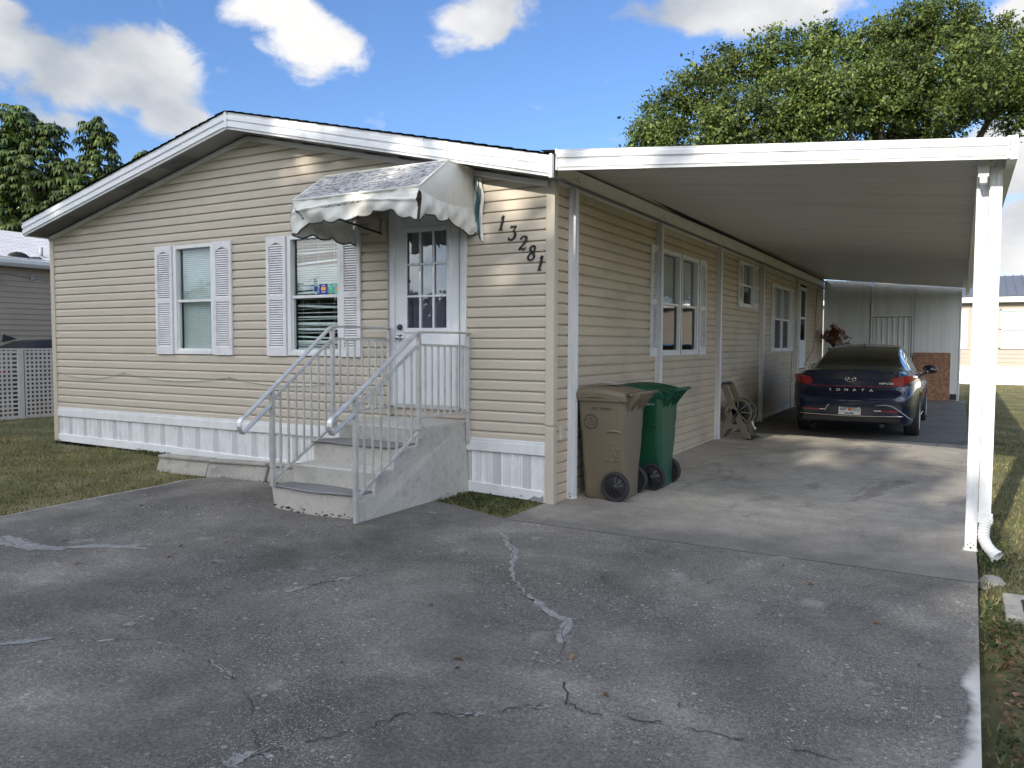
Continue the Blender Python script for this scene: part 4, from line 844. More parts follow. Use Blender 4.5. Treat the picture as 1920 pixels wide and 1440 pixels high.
# ---------------------------------------------------------------- stair railings
def railing(x, label, pts):
    (yb, zb0, zb1), (yt, zt0, zt1), (yw, zw0, zw1), loopy, side_ = pts
    r = empty('stair_railing', (x, (yb + yw) / 2, zb0), label, 'handrail')
    for (y, z0, z1) in ((yb, zb0, zb1), (yt, zt0, zt1), (yw, zw0, zw1)):
        mb = MB(); mb.box(x - .019, x + .019, y - .019, y + .019, z0, z1 - .012); mb.build('post', M['alu'], r, bevel=.003)
    sl = (zt1 - zb1) / (yt - yb)
    # handrail with the turned-back loop at the bottom
    mb = MB(); P = [(x, yw, zt1), (x, yt + .03, zt1), (x, yt - .03, zt1 - .012)]
    P.append((x, yb, zb1)); ly = loopy; lz = zb1 + sl * (ly - yb)
    P.append((x, ly + .04, lz + sl * .04))
    for k in range(1, 8):
        a = PI * k / 8; cy, cz = ly + .02, lz - .055
        P.append((x, cy - .055 * math.sin(a) - .0, cz + .07 * math.cos(a)))
    P.append((x, ly + .05, lz - .13 + sl * .05 + .01)); P.append((x, yb - .02, zb1 - .145 + sl * .0))
    n = len(P); 
    prof = [(-.026, .0), (-.020, .010), (.020, .010), (.026, .0), (.020, -.010), (-.020, -.010)]
    vs = []; 
    for i, p in enumerate(P):
        d = Vector(P[min(i + 1, n - 1)]) - Vector(P[max(i - 1, 0)]); d.normalize(); nn = Vector((0, -d.z, d.y))
        for (a, b2) in prof: vs.append(Vector(p) + Vector((a, 0, 0)) + nn * b2)
    fs = [(i * 6 + j, i * 6 + (j + 1) % 6, (i + 1) * 6 + (j + 1) % 6, (i + 1) * 6 + j) for i in range(n - 1) for j in range(6)]
    mb.add(vs, fs, 0); fixn(mb.build('handrail', M['alu'], r))
    # inclined and level infill rails
    def rr(a, b2, w=.022): mb.bar(a, b2, w, w)
    top0 = (x, yb, zb1 - .10); top1 = (x, yt, zt1 - .115); bo0 = (x, yb, zb0 + (.05 if zb0 > .15 else .20)); bo1 = (x, yt, zt0 + .02 + (-.04))
    mb = MB(); rr(top0, top1); rr(bo0, bo1); rr((x, yt, zt1 - .115), (x, yw, zw1 - .115)); rr((x, yt, zt0 + .10), (x, yw, zt0 + .10)); mb.build('rail', M['alu'], r)
    nb = 8
    for i in range(1, nb):
        t = i / nb; y = yb + (yt - yb) * t; a = bo0[2] + (bo1[2] - bo0[2]) * t; b2 = top0[2] + (top1[2] - top0[2]) * t
        mb = MB(); mb.box(x - .008, x + .008, y - .008, y + .008, a, b2); mb.build('baluster', M['alu'], r)
    nb = 8
    for i in range(1, nb):
        y = yt + (yw - yt) * i / nb
        mb = MB(); mb.box(x - .008, x + .008, y - .008, y + .008, zt0 + .10, zt1 - .115); mb.build('baluster', M['alu'], r)
    for (y, z) in ((yt, zt0 - .06), (yw, zw0 + .04)):
        mb = MB()
        mb.box(x - .014 + side_ * .0, x + .014, y + .02, y + .05, z - .03, z + .12)
        for dz in (0, .085):
            mb.lathe([(.009, 0), (.009, .012), (0, .013)], (x + .014, y + .035, z + dz), (1, 0, 0), 8)
        mb.build('bracket', M['alu'], r)
    return r
railing(-1.875, 'aluminium handrail on the window side of the steps', ((-1.67, .255, 1.115), (-.90, .745, 1.675), (-.04, .75, 1.665), -2.0, -1))
railing(-.885, 'aluminium handrail on the house number side of the steps', ((-1.72, .05, 1.09), (-.86, .74, 1.62), (-.035, .53, 1.60), -1.99, 1))

# ---------------------------------------------------------------- concrete edging blocks
LB = ('left end edging block in the grass below the windows', 'middle one of the three concrete edging blocks', 'edging block half hidden behind the stair railing')
for i, (xa, xb, ya, yb2) in enumerate(((-4.63, -3.85, -.84, -.78), (-3.84, -3.07, -.80, -.66), (-3.06, -2.28, -.65, -.58))):
    mb = MB(); z0 = gz((xa + xb) / 2, 0) - .02
    pr = [(0, 0), (.035, .16), (.02, .165), (.02, .195), (.09, .20), (.12, .19), (.13, 0)]
    def f(p, t): s = (t - xa) / (xb - xa); return (t, ya + (yb2 - ya) * s + p[0] * 1.5, z0 + p[1])
    mb.prism(pr, f, xa + .01, xb - .01); o = fixn(mb.build('edging_block', M['curb'], None, bevel=.008)); tag(o, LB[i], 'edging block', 'concrete edging blocks')

# ---------------------------------------------------------------- carport
cp = empty('carport', (1.8, 8, 0), 'white aluminium carport attached to the side of the beige home', 'carport')
def cz(x, y): return 3.195 - .100 * (x - .06) + .005 * y
mb = MB(); n = 150; YC0, YC1 = -.26, 16.2
for i in range(n):
    y0 = YC0 + (YC1 - YC0) * i / n; y1 = YC0 + (YC1 - YC0) * (i + 1) / n; ym = y0 + (y1 - y0) * .12
    for (a, b2, ha, hb) in ((y0, ym, .010, 0), (ym, y1 - .001, 0, 0), (y1 - .001, y1, 0, .010)):
        mb.add([(.02, a, cz(.02, a) + ha), (3.62, a, cz(3.62, a) + ha), (3.62, b2, cz(3.62, b2) + hb), (.02, b2, cz(.02, b2) + hb)], [(0, 1, 2, 3)])
mb.add([(.02, YC0, cz(.02, YC0) + .06), (3.62, YC0, cz(3.62, YC0) + .06), (3.62, YC1, cz(3.62, YC1) + .06), (.02, YC1, cz(.02, YC1) + .06)], [(0, 3, 2, 1)])
mb.build('roof_panel', M['carport_ceiling'], cp)
# front gutter: stepped profile along x
GP = [(0, 0), (-.02, 0), (-.022, .022), (-.030, .030), (-.030, .082), (-.018, .092), (-.018, .104), (-.036, .112), (-.036, .150), (-.026, .158), (-.028, .180), (-.004, .182)]
def gl(x): return 3.052 - .0805 * (x - .20)
mb = MB()
mb.prism(GP, lambda p, t: (t, -.27 + p[0], gl(t) + p[1] * (1 - .20 * (t - .2) / 3.4)), .205, 3.60); fixn(mb.build('gutter', M['white'], cp))
mb = MB(); mb.box(3.595, 3.612, -.31, -.26, gl(3.6) - .002, gl(3.6) + .150); mb.box(.20, .22, -.312, -.262, gl(.2) - .002, gl(.2) + .186); mb.build('gutter_cap', M['white'], cp, bevel=.003)
mb = MB(); mb.box(3.60, 3.66, -.25, 16.2, cz(3.6, 0) - .06, cz(3.6, 0) + .1); mb.build('side_gutter', M['white'], cp)
# beams
mb = MB(); mb.add([(x, y, z) for (x, y, z) in ((.045, -.10, 3.035), (.125, -.10, 3.035), (.125, -.10, 3.165), (.045, -.10, 3.165), (.045, 16, 3.075), (.125, 16, 3.075), (.125, 16, 3.262), (.045, 16, 3.262))], [(0, 1, 2, 3), (7, 6, 5, 4), (0, 4, 5, 1), (1, 5, 6, 2), (2, 6, 7, 3), (3, 7, 4, 0)])
mb.build('beam', M['beam'], cp, bevel=.004)
mb = MB(); mb.box(.045, .10, -.19, -.10, 3.03, 3.085); mb.build('beam_end', M['white'], cp, bevel=.004)
mb = MB(); mb.box(3.43, 3.505, -.06, 16, 2.755, 2.845); mb.build('beam', M['beam'], cp, bevel=.004)
mb = MB(); mb.box(3.435, 3.50, -.13, -.05, 2.70, 2.78); mb.box(3.445, 3.49, -.125, -.05, 2.66, 2.70); mb.build('beam_end', M['white'], cp, bevel=.003)
mb = MB()
for y in (.34, 2.85, 5.65, 8.7, 12.35):
    for (dy, dz) in ((-.03, 0), (.0, .03), (.03, -.005)): mb.lathe([(.007, 0), (.006, .005), (0, .006)], (.126, y + dy, 3.075 + dz), (1, 0, 0), 8)
mb.build('bolt', M['black'], cp)
def cpost(x, y, z1, w=.076, ridges=True):
    mb = MB(); z0 = gz(x, y) + .004; h = w / 2
    P = []
    k = 4
    for side_ in range(4):
        for i in range(k * 2):
            s = -h + w * i / (k * 2); d = h - (.003 if i % 2 == 1 and 0 < i < k * 2 - 1 else 0)
            P.append({0: (s, -d), 1: (d, s), 2: (-s, d), 3: (-d, -s)}[side_])
    mb.prism(P, lambda p, t: (x + p[0], y + p[1], t), z0, z1); mb.build('post', M['alu_post'], cp)
    post = cp.children[-1]; mb = MB()
    mb.box(x - h - .012, x + h + .008, y - h - .006, y + h + .006, z0, z0 + .006); mb.build('foot_plate', M['alu_post'], post)
    mb = MB()
    for (dx, dz, r_) in ((-.02, .045, .005), (.02, .045, .005), (0, .022, .008), (0, .055, .004)): mb.lathe([(r_, 0), (r_ * .8, .004), (0, .005)], (x + dx, y - h, z0 + dz), (0, -1, 0), 8)
    mb.build('screw', M['black'], post)
for i, y in enumerate((.34, 2.85, 5.65, 8.7, 12.35, 15.95)): cpost(.083, y, 3.035 + .0025 * y)
for i, y in enumerate((.085,)): cpost(3.468, y, 2.757)
# downspout with flexible outlet
mb = MB(); P = []
for i in range(6): P.append((-.036 + .072 * i / 5, -.024 - (.003 if i % 2 else 0)))
for i in range(6): P.append((.036 - .072 * i / 5, .024 + (.003 if i % 2 else 0)))
mb.prism(P, lambda p, t: (3.549 + p[0] * 1.1, .05 + p[1], t), .26, 2.80); ds = fixn(mb.build('downspout', M['white'], cp))
mb = MB(); pts = []
for i in range(30):
    t = i / 29; a = [(3.575, .045, .27), (3.55, .04, .20), (3.545, .02, .12), (3.575, -.01, .055), (3.64, -.06, .0)]
    f = t * 4; k = min(int(f), 3); u = f - k; pts.append(tuple(a[k][j] * (1 - u) + a[k + 1][j] * u for j in range(3)))
sm = [tuple(sum(pts[min(max(i + d, 0), 29)][j] for d in (-2, -1, 0, 1, 2)) / 5 for j in range(3)) for i in range(30)]
mb.tube(sm, [.036 + (.004 if i % 2 else 0) + (.012 * (i - 25) / 4 if i > 25 else 0) for i in range(30)], 14, cap=False, smooth=False); mb.build('flex_elbow', M['white'], ds)
mb = MB(); mb.box(3.506, 3.60, .015, .022, .225, .30); mb.build('strap', M['white_trim'], ds, bevel=.002)
mb = MB(); mb.box(3.535, 3.592, .02, .08, 2.74, 2.83); mb.build('outlet', M['white_trim'], ds)

# ---------------------------------------------------------------- shed at the end of the carport
sh = empty('storage_shed', (1.8, 17.5, .1), 'pale grey metal storage shed closing the far end of the carport', 'shed')
YS = 16.3; ZG = .1
def ribbed(mb, x0, x1, z0, z1, y, pitch=.05, d=.006, m=0):
    n = max(2, int((x1 - x0) / pitch)); xs = []
    for i in range(n):
        a = x0 + (x1 - x0) * i / n; w = (x1 - x0) / n
        xs += [(a, 0), (a + w * .7, 0), (a + w * .8, -d), (a + w * .95, -d)]
    xs.append((x1, 0)); N = len(xs)
    zt = (lambda x: z1(x)) if callable(z1) else (lambda x: z1)
    mb.add([(x, y + o_, z0) for x, o_ in xs] + [(x, y + o_, zt(x)) for x, o_ in xs], [(i, i + 1, N + i + 1, N + i) for i in range(N - 1)], m)
top = lambda x: cz(x, YS) - .005
mb = MB(); ribbed(mb, .12, 1.27, ZG, top, YS, .06, .004); mb.build('wall_panel', M['shed'], sh)
mb = MB(); ribbed(mb, 1.31, 2.25, 2.29, top, YS, .2, .003); mb.build('wall_panel', M['shed'], sh)
mb = MB(); ribbed(mb, 2.29, 3.34, ZG, top, YS, .06, .004); mb.build('wall_panel', M['shed'], sh)
mb = MB(); ribbed(mb, 1.32, 2.23, ZG, 2.23, YS - .012, .12, .02); mb.build('shed_door', M['shed'], sh)
mb = MB()
for x in (1.27, 2.25): mb.box(x, x + .04, YS - .02, YS + .01, ZG, 3.05)
mb.box(1.31, 2.25, YS - .02, YS + .01, 2.25, 2.29); mb.box(.10, .125, YS - .02, YS + .01, ZG, 3.2); mb.box(3.33, 3.36, YS - .02, YS + 3, ZG, 2.93); mb.build('shed_trim', M['white'], sh, bevel=.004)
mb = MB(); mb.box(1.262, 1.268, YS - .021, YS, ZG, 3.06); mb.box(2.292, 2.298, YS - .021, YS, ZG, 2.96); mb.box(1.32, 2.24, YS - .014, YS, 2.232, 2.246); mb.box(1.312, 1.318, YS - .016, YS, ZG, 2.24); mb.box(2.24, 2.248, YS - .016, YS, ZG, 2.24); mb.build('shed_seam', M['black'], sh)
mb = MB(); mb.box(.12, 3.32, YS + .02, YS + 3, ZG, 2.9); mb.build('shed_body', M['shed'], sh)
mb = MB(); mb.box(3.16, 3.30, YS - .05, YS - .022, ZG + .02, ZG + .17); mb.build('vent_hole', M['black'], sh)
tag(MB().box(2.30, 3.15, 16.10, 16.112, 0, 1.22, 0, Matrix.Translation((0, 0, .103)) @ Matrix.Rotation(math.radians(0), 4, 'X')).build('plywood_sheet', M['osb'], None, origin=(2.7, 16.1, .103)), 'reddish brown chipboard sheet leaning on the shed beside the car', 'board')
bpy.data.objects['plywood_sheet'].rotation_euler = (math.radians(-6), 0, 0)

# ---------------------------------------------------------------- wheeled bins
def bin_(x0, y0, mt, label, y1, lidlabel=None, hasrib=False):
    xc = x0 + .3; b = empty('wheeled_bin', (xc, (y0 + y1) / 2, 0), label, 'wheeled bin', 'bins behind the corner post')
    W0, H = .0, 1.0; ym = (y0 + y1) / 2; z0 = .01
    def sect(z):
        t = z / .98; xl = x0 + .055 * (1 - t) + .0; xr = x0 + .47 + .02 * t; hw = (y1 - y0) / 2 * (.86 + .14 * t); return xl, xr, hw
    def ringpts(z, shrink=0):
        xl, xr, hw = sect(z); xl += shrink; xr -= shrink; hw -= shrink; r = .06; P = []
        for (cx, cy, a0) in ((xr - r, -hw + r, -90), (xr - r, hw - r, 0), (xl + r, hw - r, 90), (xl + r, -hw + r, 180)):
            for k in range(6): a = math.radians(a0 + 18 * k); P.append((cx + r * math.cos(a), ym + cy + r * math.sin(a), z))
        return P
    mb = MB(); zs = [z0, .03, .16, .3, .5, .66, .70, .80, .93, .965, .968, 1.0]; sh_ = [.012, 0, 0, 0, 0, 0, -.004, -.004, -.004, -.004, -.022, -.024]
    rows = [ringpts(z, s) for z, s in zip(zs, sh_)]; N = 24
    vs = [p for r in rows for p in r]
    # wheel housing: pull in the lower right corners
    vs2 = []
    for p in vs:
        x, y, z = p
        if z < .31 and x > x0 + .22: 
            k = min(1, (x - x0 - .22) / .06); e = abs(y - ym) / ((y1 - y0) / 2)
            if e > .55: y = ym + (y - ym) * (1 - .22 * k)
        vs2.append((x, y, z))
    mb.add(vs2, [(k * N + i, k * N + (i + 1) % N, (k + 1) * N + (i + 1) % N, (k + 1) * N + i) for k in range(len(zs) - 1) for i in range(N)], 0, True)
    mb.f.append(list(range(N))[::-1]); mb.m.append(0); mb.sm.append(False)
    yf = lambda z: ym - sect(z)[2]
    if not hasrib:
        for i in range(3):
            for j in range(4):
                x = x0 + .31 + i * .055 + (j % 2) * .022; z = .40 + j * .055
                if i == 2 and j % 2: continue
                mb.lathe([(.014, 0), (.010, .005), (0, .007)], (x, yf(z) + .001, z), (0, -1, 0), 10)
    body = mb.build('body', mt, b); body.modifiers.new('e', 'EDGE_SPLIT').split_angle = math.radians(35)
    # grip pocket and dimples on the side facing the driveway mouth
    mb = MB(); yf = lambda z: ym - sect(z)[2]
    def pk(s, t):
        a = PI * s; x = x0 + .38 + .075 * math.cos(a) * (1 - .15 * t); z = .66 + .045 * math.sin(a) * (1 - t * .9) - .002
        return (x, yf(z) + .002 - .012 * math.sin(PI * t) , z + .002)
    mb.grid(pk, 14, 6, 0); mb.build('grip_pocket', mt, b)
    # lid
    mb = MB()
    def lid(s, t):
        x = x0 - .02 + .535 * s; y = y0 - .022 + (y1 - y0 + .044) * t; e = min(s, 1 - s, t, 1 - t); c_ = math.sin(PI * t)
        z = 1.038 + .045 * min(1, e / .06) ** .5 * (1 if e < .06 else 1) - .03 * s + .012 * math.sin(t * PI * 6) * (1 if .1 < t < .9 else 0) * (1 if .08 < s < .92 else 0) + .025 * math.sin(PI * s)
        return (x, y, z)
    mb.grid(lid, 30, 30, 0); n = 30
    per = [lid(i / n, 0) for i in range(n + 1)] + [lid(1, i / n) for i in range(1, n + 1)] + [lid(1 - i / n, 1) for i in range(1, n + 1)] + [lid(0, 1 - i / n) for i in range(1, n)]
    k = len(per); vs = per + [(p[0], p[1], p[2] - .042) for p in per] + [(p[0] * .985 + xc * .015, p[1] * .985 + ym * .015, p[2] - .047) for p in per]
    mb.add(vs, [(i, k + i, k + (i + 1) % k, (i + 1) % k) for i in range(k)] + [(k + i, 2 * k + i, 2 * k + (i + 1) % k, k + (i + 1) % k) for i in range(k)], 0)
    mb.build('lid', mt, b); ld = b.children[-1]
    if not hasrib:
        mb = MB(); mb.add([(x0 + .10, ym + .05, 1.132), (x0 + .30, ym - .02, 1.129), (x0 + .30, ym + .16, 1.129), (x0 + .10, ym + .22, 1.132)], [(0, 1, 2, 3)]); mb.build('lid_sticker', M['plate_white'], ld)
    # handle bar carried on two brackets, lid hinge
    for dy in (-.19, -.09, .09, .19):
        mb = MB(); P = [(x0 + .455, .90), (x0 + .495, .86), (x0 + .54, .93), (x0 + .625, 1.035), (x0 + .64, 1.06), (x0 + .61, 1.065), (x0 + .50, 1.04), (x0 + .455, 1.03)]
        mb.prism(P, lambda p, t: (p[0], t, p[1]), ym + dy - .006, ym + dy + .006)
        fixn(mb.build('handle_bracket', mt, b))
    mb = MB(); mb.tube([(x0 + .625, ym - .25, 1.052), (x0 + .625, ym + .25, 1.052)], .017, 12); mb.tube([(x0 + .53, ym - .27, 1.03), (x0 + .53, ym + .27, 1.03)], .014, 10)
    mb.build('handle', mt, b)
    mb = MB(); mb.lathe([(.013, 0), (.012, .01), (0, .011)], (x0 + .53, ym - .27, 1.03), (0, -1, 0), 12); mb.build('hinge_pin', M['black'], b)
    mb = MB(); mb.tube([(x0 + .40, y0 + .02, .145), (x0 + .40, y1 - .02, .145)], .011, 10); mb.build('axle', M['steel'], b)
    mb = MB(); mb.box(x0 + .36, x0 + .45, ym - .1, ym + .1, .12, .25); mb.build('axle_housing', mt, b, bevel=.01)
    for yy, sg in ((y0 + .03, -1), (y1 - .03, 1)):
        mb = MB(); c_ = (x0 + .395, yy, .145)
        mb.lathe([(.118, -.028), (.138, -.026), (.143, -.015), (.143, .015), (.138, .026), (.118, .028), (.108, .016), (.108, -.016), (.118, -.028)], c_, (0, sg, 0), 36); w = mb.build('wheel', M['rubber'], b)
        mb = MB(); mb.lathe([(.110, .010), (.105, .012), (.03, .014), (.03, .026), (0, .028)], c_, (0, sg, 0), 36); mb.lathe([(.110, -.010), (0, -.012)], c_, (0, sg, 0), 24)
        for i in range(10):
            a = 2 * PI * i / 10; u = Vector((math.cos(a), 0, math.sin(a))); mb.bar(Vector(c_) + u * .03 + Vector((0, sg * .018, 0)), Vector(c_) + u * .106 + Vector((0, sg * .018, 0)), .010, .012, up=(0, 1, 0))
        mb.build('hub', mat('bin_hub', (.02, .02, .022), .5), w)
    return b, sect, yf, ym
b1, sect1, yf1, ym1 = bin_(.12, .37, M['bin_tan'], 'tan wheeled bin with a round seal behind the corner post', .93)
b2_, sect2, yf2, ym2 = bin_(.225, 1.10, M['bin_green'], 'dark green wheeled bin behind the tan one', 1.68, hasrib=True)
def onside(yfn, x, z, off=.0075): return Matrix.Translation((x, yfn(z) - off, z)) @ Matrix.Rotation(math.radians(90 - 4.5), 4, 'X')
text_mesh('SECT TRPENK', .034, .0, M['ink'], 'serial_number', b1, onside(yf1, .38, .895), bold=.0004)
text_mesh('238116', .032, .0, M['plate_white'], 'serial_number', b2_, onside(yf2, .60, .90))
# round municipal seal, worn
mb = MB(); cx, cz_ = .265, .765; n = 48
for (ra, rb_) in ((.062, .074),):
    for i in range(n):
        if random.random() < .13 and 4 < i < 46: continue
        a, a2 = 2 * PI * i / n, 2 * PI * (i + 1) / n
        mb.add([(cx + r_ * math.cos(t), yf1(cz_ + r_ * math.sin(t)) - .0075, cz_ + r_ * math.sin(t)) for r_, t in ((ra, a), (rb_, a), (rb_, a2), (ra, a2))], [(0, 3, 2, 1)])
for i in range(70):
    a = random.uniform(0, 2 * PI); r_ = .05 * random.random() ** .5; x, z = cx + r_ * math.cos(a), cz_ + r_ * math.sin(a); w, h = random.uniform(.003, .014), random.uniform(.0015, .004)
    mb.add([(x - w / 2, yf1(z) - .0075, z), (x + w / 2, yf1(z) - .0075, z + random.uniform(-.003, .003)), (x + w / 2, yf1(z) - .0075, z + h), (x - w / 2, yf1(z) - .0075, z + h)], [(0, 1, 2, 3)])
mb.build('seal', M['ink'], b1)

# ---------------------------------------------------------------- hose reel
hr = empty('hose_reel', (.33, 5.95, .035), 'taupe plastic hose reel cart standing by the side wall', 'hose reel'); G0 = .036
def plate(mb, poly, y0, y1): mb.prism(poly, lambda p, t: (p[0], t, p[1] + G0), y0, y1)
for y in (5.72, 6.16):
    mb = MB()
    plate(mb, [(.50, 0), (.60, 0), (.34, .52), (.20, .86), (.10, .86), (.13, .78), (.27, .44)], y, y + .035)          # long leaning leg
    plate(mb, [(.05, 0), (.13, 0), (.36, .34), (.40, .42), (.30, .50), (.24, .40)], y, y + .035)
    plate(mb, [(.16, .16), (.52, .16), (.50, .24), (.21, .24)], y + .001, y + .034)
    o = fixn(mb.build('side_frame', M['hose_grey'], hr, bevel=.006))
mb = MB(); mb.bar((.15, 5.72, .86 + G0), (.15, 6.19, .86 + G0), .03, .05); mb.box(.50, .62, 5.72, 6.195, G0, G0 + .03); mb.box(.05, .10, 5.72, 6.195, G0, G0 + .03); mb.build('handle', M['hose_green'], hr, bevel=.006)
HC = (.37, 5.94, .42 + G0)
mb = MB()
for y, sg in ((5.78, -1), (6.10, 1)):
    mb.lathe([(.205, -.008), (.212, 0), (.205, .008), (.19, .008), (.19, -.008), (.205, -.008)], (HC[0], y, HC[2]), (0, sg, 0), 32); mb.lathe([(.05, -.01), (.05, .01)], (HC[0], y, HC[2]), (0, sg, 0), 16)
    for i in range(8):
        a = 2 * PI * i / 8; u = Vector((math.cos(a), 0, math.sin(a))); mb.bar(Vector((HC[0], y, HC[2])) + u * .04, Vector((HC[0], y, HC[2])) + u * .195, .02, .01, up=(0, 1, 0))
mb.build('reel', M['hose_grey'], hr)
mb = MB(); pts = []
for lay, r_ in ((0, .10), (1, .125), (2, .15)):
    for i in range(12 * 18):
        a = 2 * PI * i / 18; t = i / (12 * 18); y = 5.80 + .28 * (t if lay % 2 == 0 else 1 - t); pts.append((HC[0] + r_ * math.cos(a), y, HC[2] + r_ * math.sin(a)))
pts += [(.54, 5.86, .40), (.60, 5.84, .22), (.62, 5.86, .12)]
mb.tube(pts, .0115, 6); mb.build('hose', M['hose_green'], hr)
mb = MB(); mb.tube([(.575, 5.83, .33), (.60, 5.83, .24)], .016, 8); mb.tube([(.60, 5.83, .25), (.63, 5.83, .20)], [.014, .022], 8); mb.build('nozzle', M['white_trim'], hr)
mb = MB(); mb.tube([(HC[0], 5.72, HC[2]), (HC[0], 5.66, HC[2]), (HC[0] - .05, 5.66, HC[2] - .12), (HC[0] - .05, 5.60, HC[2] - .12)], .012, 8); mb.build('crank', M['hose_green'], hr)

# ---------------------------------------------------------------- dried flower planter behind the car
pl = empty('dried_flower_planter', (.47, 15.6, .1), 'dark pot of reddish dried flowers beyond the parked car', 'planter')
mb = MB(); mb.lathe([(0, 0), (.14, 0), (.14, .03), (.03, .05), (.03, 1.0), (.06, 1.06), (.15, 1.3), (.16, 1.33), (.13, 1.33), (.10, 1.2)], (.47, 15.6, .095), (0, 0, 1), 16); mb.build('pot_stand', M['black'], pl)
mb = MB(); tips = []
for i in range(46):
    a = random.uniform(0, 2 * PI); r_ = random.uniform(.05, .36); h = random.uniform(.12, .46) + (.16 if r_ < .1 else 0); tx, ty, tz = .47 + r_ * math.cos(a), 15.6 + r_ * math.sin(a), 1.42 + h
    mb.tube([(.47, 15.6, 1.38), (.47 + r_ * .5 * math.cos(a), 15.6 + r_ * .5 * math.sin(a), 1.42 + h * .65), (tx, ty, tz)], .004, 4); tips.append((tx, ty, tz))
mb.tube([(.47, 15.6, 1.4), (.44, 15.55, 2.0)], .008, 5)
mb.build('stem', M['black'], pl)
mb = MB()
for t in tips * 3:
    for k in range(9):
        d = Vector((random.gauss(0, 1), random.gauss(0, 1), random.gauss(0, 1))).normalized(); e = d.orthogonal().normalized(); c_ = Vector(t) + Vector((random.gauss(0, .035), random.gauss(0, .035), random.gauss(0, .03)))
        s = random.uniform(.014, .032); mb.add([c_ - e * s, c_ + d * s * .8, c_ + e * s, c_ - d * s * .8], [(0, 1, 2, 3)])
mb.build('flower_head', M['flower'], pl)

# ---------------------------------------------------------------- utility cover, rock
uc = empty('utility_cover', (3.82, -1.15, -.07), 'small concrete utility cover with a dark lid in the right hand grass', 'utility cover')
zu = lawnz(3.85, -1.1)
mb = MB(); mb.box(3.63, 4.05, -1.40, -.93, zu - .1, zu + .05); mb.build('concrete_collar', M['curb'], uc, bevel=.012)
mb = MB(); mb.box(3.72, 3.98, -1.30, -1.06, zu + .051, zu + .056); mb.build('lid', M['rubber'], uc, bevel=.003)
mb = MB(); mb.lathe([(0, .09), (.05, .08), (.09, .04), (.10, .0)], (3.59, -.50, -.11), (0, .1, 1), 7, smooth=False); tag(mb.build('stone', M['curb'], None), 'grey stone lying against the driveway edge near the downspout', 'stone')
# ---------------------------------------------------------------- sedan
CX, CY, CG = 1.895, 6.60, .042
def pch(ys, vs): 
    ys = list(ys); vs = list(vs)
    def f(y):
        if y <= ys[0]: return vs[0]
        if y >= ys[-1]: return vs[-1]
        i = max(k for k in range(len(ys)) if ys[k] <= y); i = min(i, len(ys) - 2)
        h = ys[i + 1] - ys[i]; t = (y - ys[i]) / h
        def sl(k):
            if k <= 0: return (vs[1] - vs[0]) / (ys[1] - ys[0])
            if k >= len(ys) - 1: return (vs[-1] - vs[-2]) / (ys[-1] - ys[-2])
            a = (vs[k] - vs[k - 1]) / (ys[k] - ys[k - 1]); b_ = (vs[k + 1] - vs[k]) / (ys[k + 1] - ys[k])
            return 0 if a * b_ <= 0 else 2 * a * b_ / (a + b_)
        m0, m1 = sl(i) * h, sl(i + 1) * h
        return (2 * t ** 3 - 3 * t * t + 1) * vs[i] + (t ** 3 - 2 * t * t + t) * m0 + (-2 * t ** 3 + 3 * t * t) * vs[i + 1] + (t ** 3 - t * t) * m1
    return f
Yk = [0, .05, .15, .35, .7, 1.1, 1.6, 2.2, 2.9, 3.4, 3.8, 4.3, 4.65, 4.85]
zt = pch([0, .06, .2, .45, .75, 1.15, 1.6, 2.0, 2.5, 2.95, 3.4, 3.75, 4.3, 4.7, 4.85], [1.075, 1.088, 1.085, 1.10, 1.145, 1.28, 1.39, 1.45, 1.485, 1.45, 1.25, 1.05, .93, .80, .66])
wb = pch([0, .05, .15, .35, .7, 1.1, 2, 3, 3.9, 4.4, 4.7, 4.85], [.74, .80, .85, .885, .905, .92, .925, .93, .925, .87, .76, .60])
zb_ = pch([0, .2, .5, 1.1, 2.2, 3.2, 4.0, 4.5, 4.85], [.985, .99, .99, .965, .93, .91, .87, .80, .66])
wr_ = pch([0, .25, .5, .8, 1.2, 1.7, 2.4, 2.9, 3.4, 3.8, 4.4, 4.85], [.66, .70, .67, .62, .575, .55, .55, .56, .63, .70, .68, .5])
zr_ = pch([0, .25, .5, .8, 1.2, 1.7, 2.4, 2.9, 3.4, 3.8, 4.4, 4.85], [1.065, 1.07, 1.085, 1.125, 1.255, 1.375, 1.435, 1.40, 1.215, 1.02, .88, .65])
ws = pch([0, .2, .6, 1.2, 4.2, 4.85], [.68, .80, .86, .875, .87, .6]); zl = pch([0, .3, .9, 4.5, 4.85], [.30, .22, .19, .19, .24])
def section(y):
    w, s, z0 = wb(y), ws(y), zl(y)
    k = [(0, z0), (s * .6, z0), (s * .93, z0 + .01), (s, z0 + .09), ((s + w) / 2 + .012, .50), (w + .004, .72), (w, .84), (w - .012, zb_(y) - .06), (w - .045, zb_(y)),
         ((w - .07) * .62 + wr_(y) * .38, zb_(y) * .62 + zr_(y) * .38 + .01), ((w - .07) * .25 + wr_(y) * .75, zb_(y) * .22 + zr_(y) * .78 + .006), (wr_(y), zr_(y)), (wr_(y) * .86, zr_(y) * .4 + zt(y) * .6 - .002), (wr_(y) * .45, zt(y) - .006), (0, zt(y))]
    return k
SUB = 4
def dense(k):
    out = []
    for i in range(len(k) - 1):
        p0, p1, p2, p3 = k[max(i - 1, 0)], k[i], k[i + 1], k[min(i + 2, len(k) - 1)]
        for j in range(SUB):
            t = j / SUB; out.append(tuple(max(0, .5 * ((2 * p1[c]) + (-p0[c] + p2[c]) * t + (2 * p0[c] - 5 * p1[c] + 4 * p2[c] - p3[c]) * t * t + (-p0[c] + 3 * p1[c] - 3 * p2[c] + p3[c]) * t ** 3)) for c in range(2)))
    out.append(k[-1]); return out
NS = 14 * SUB + 1
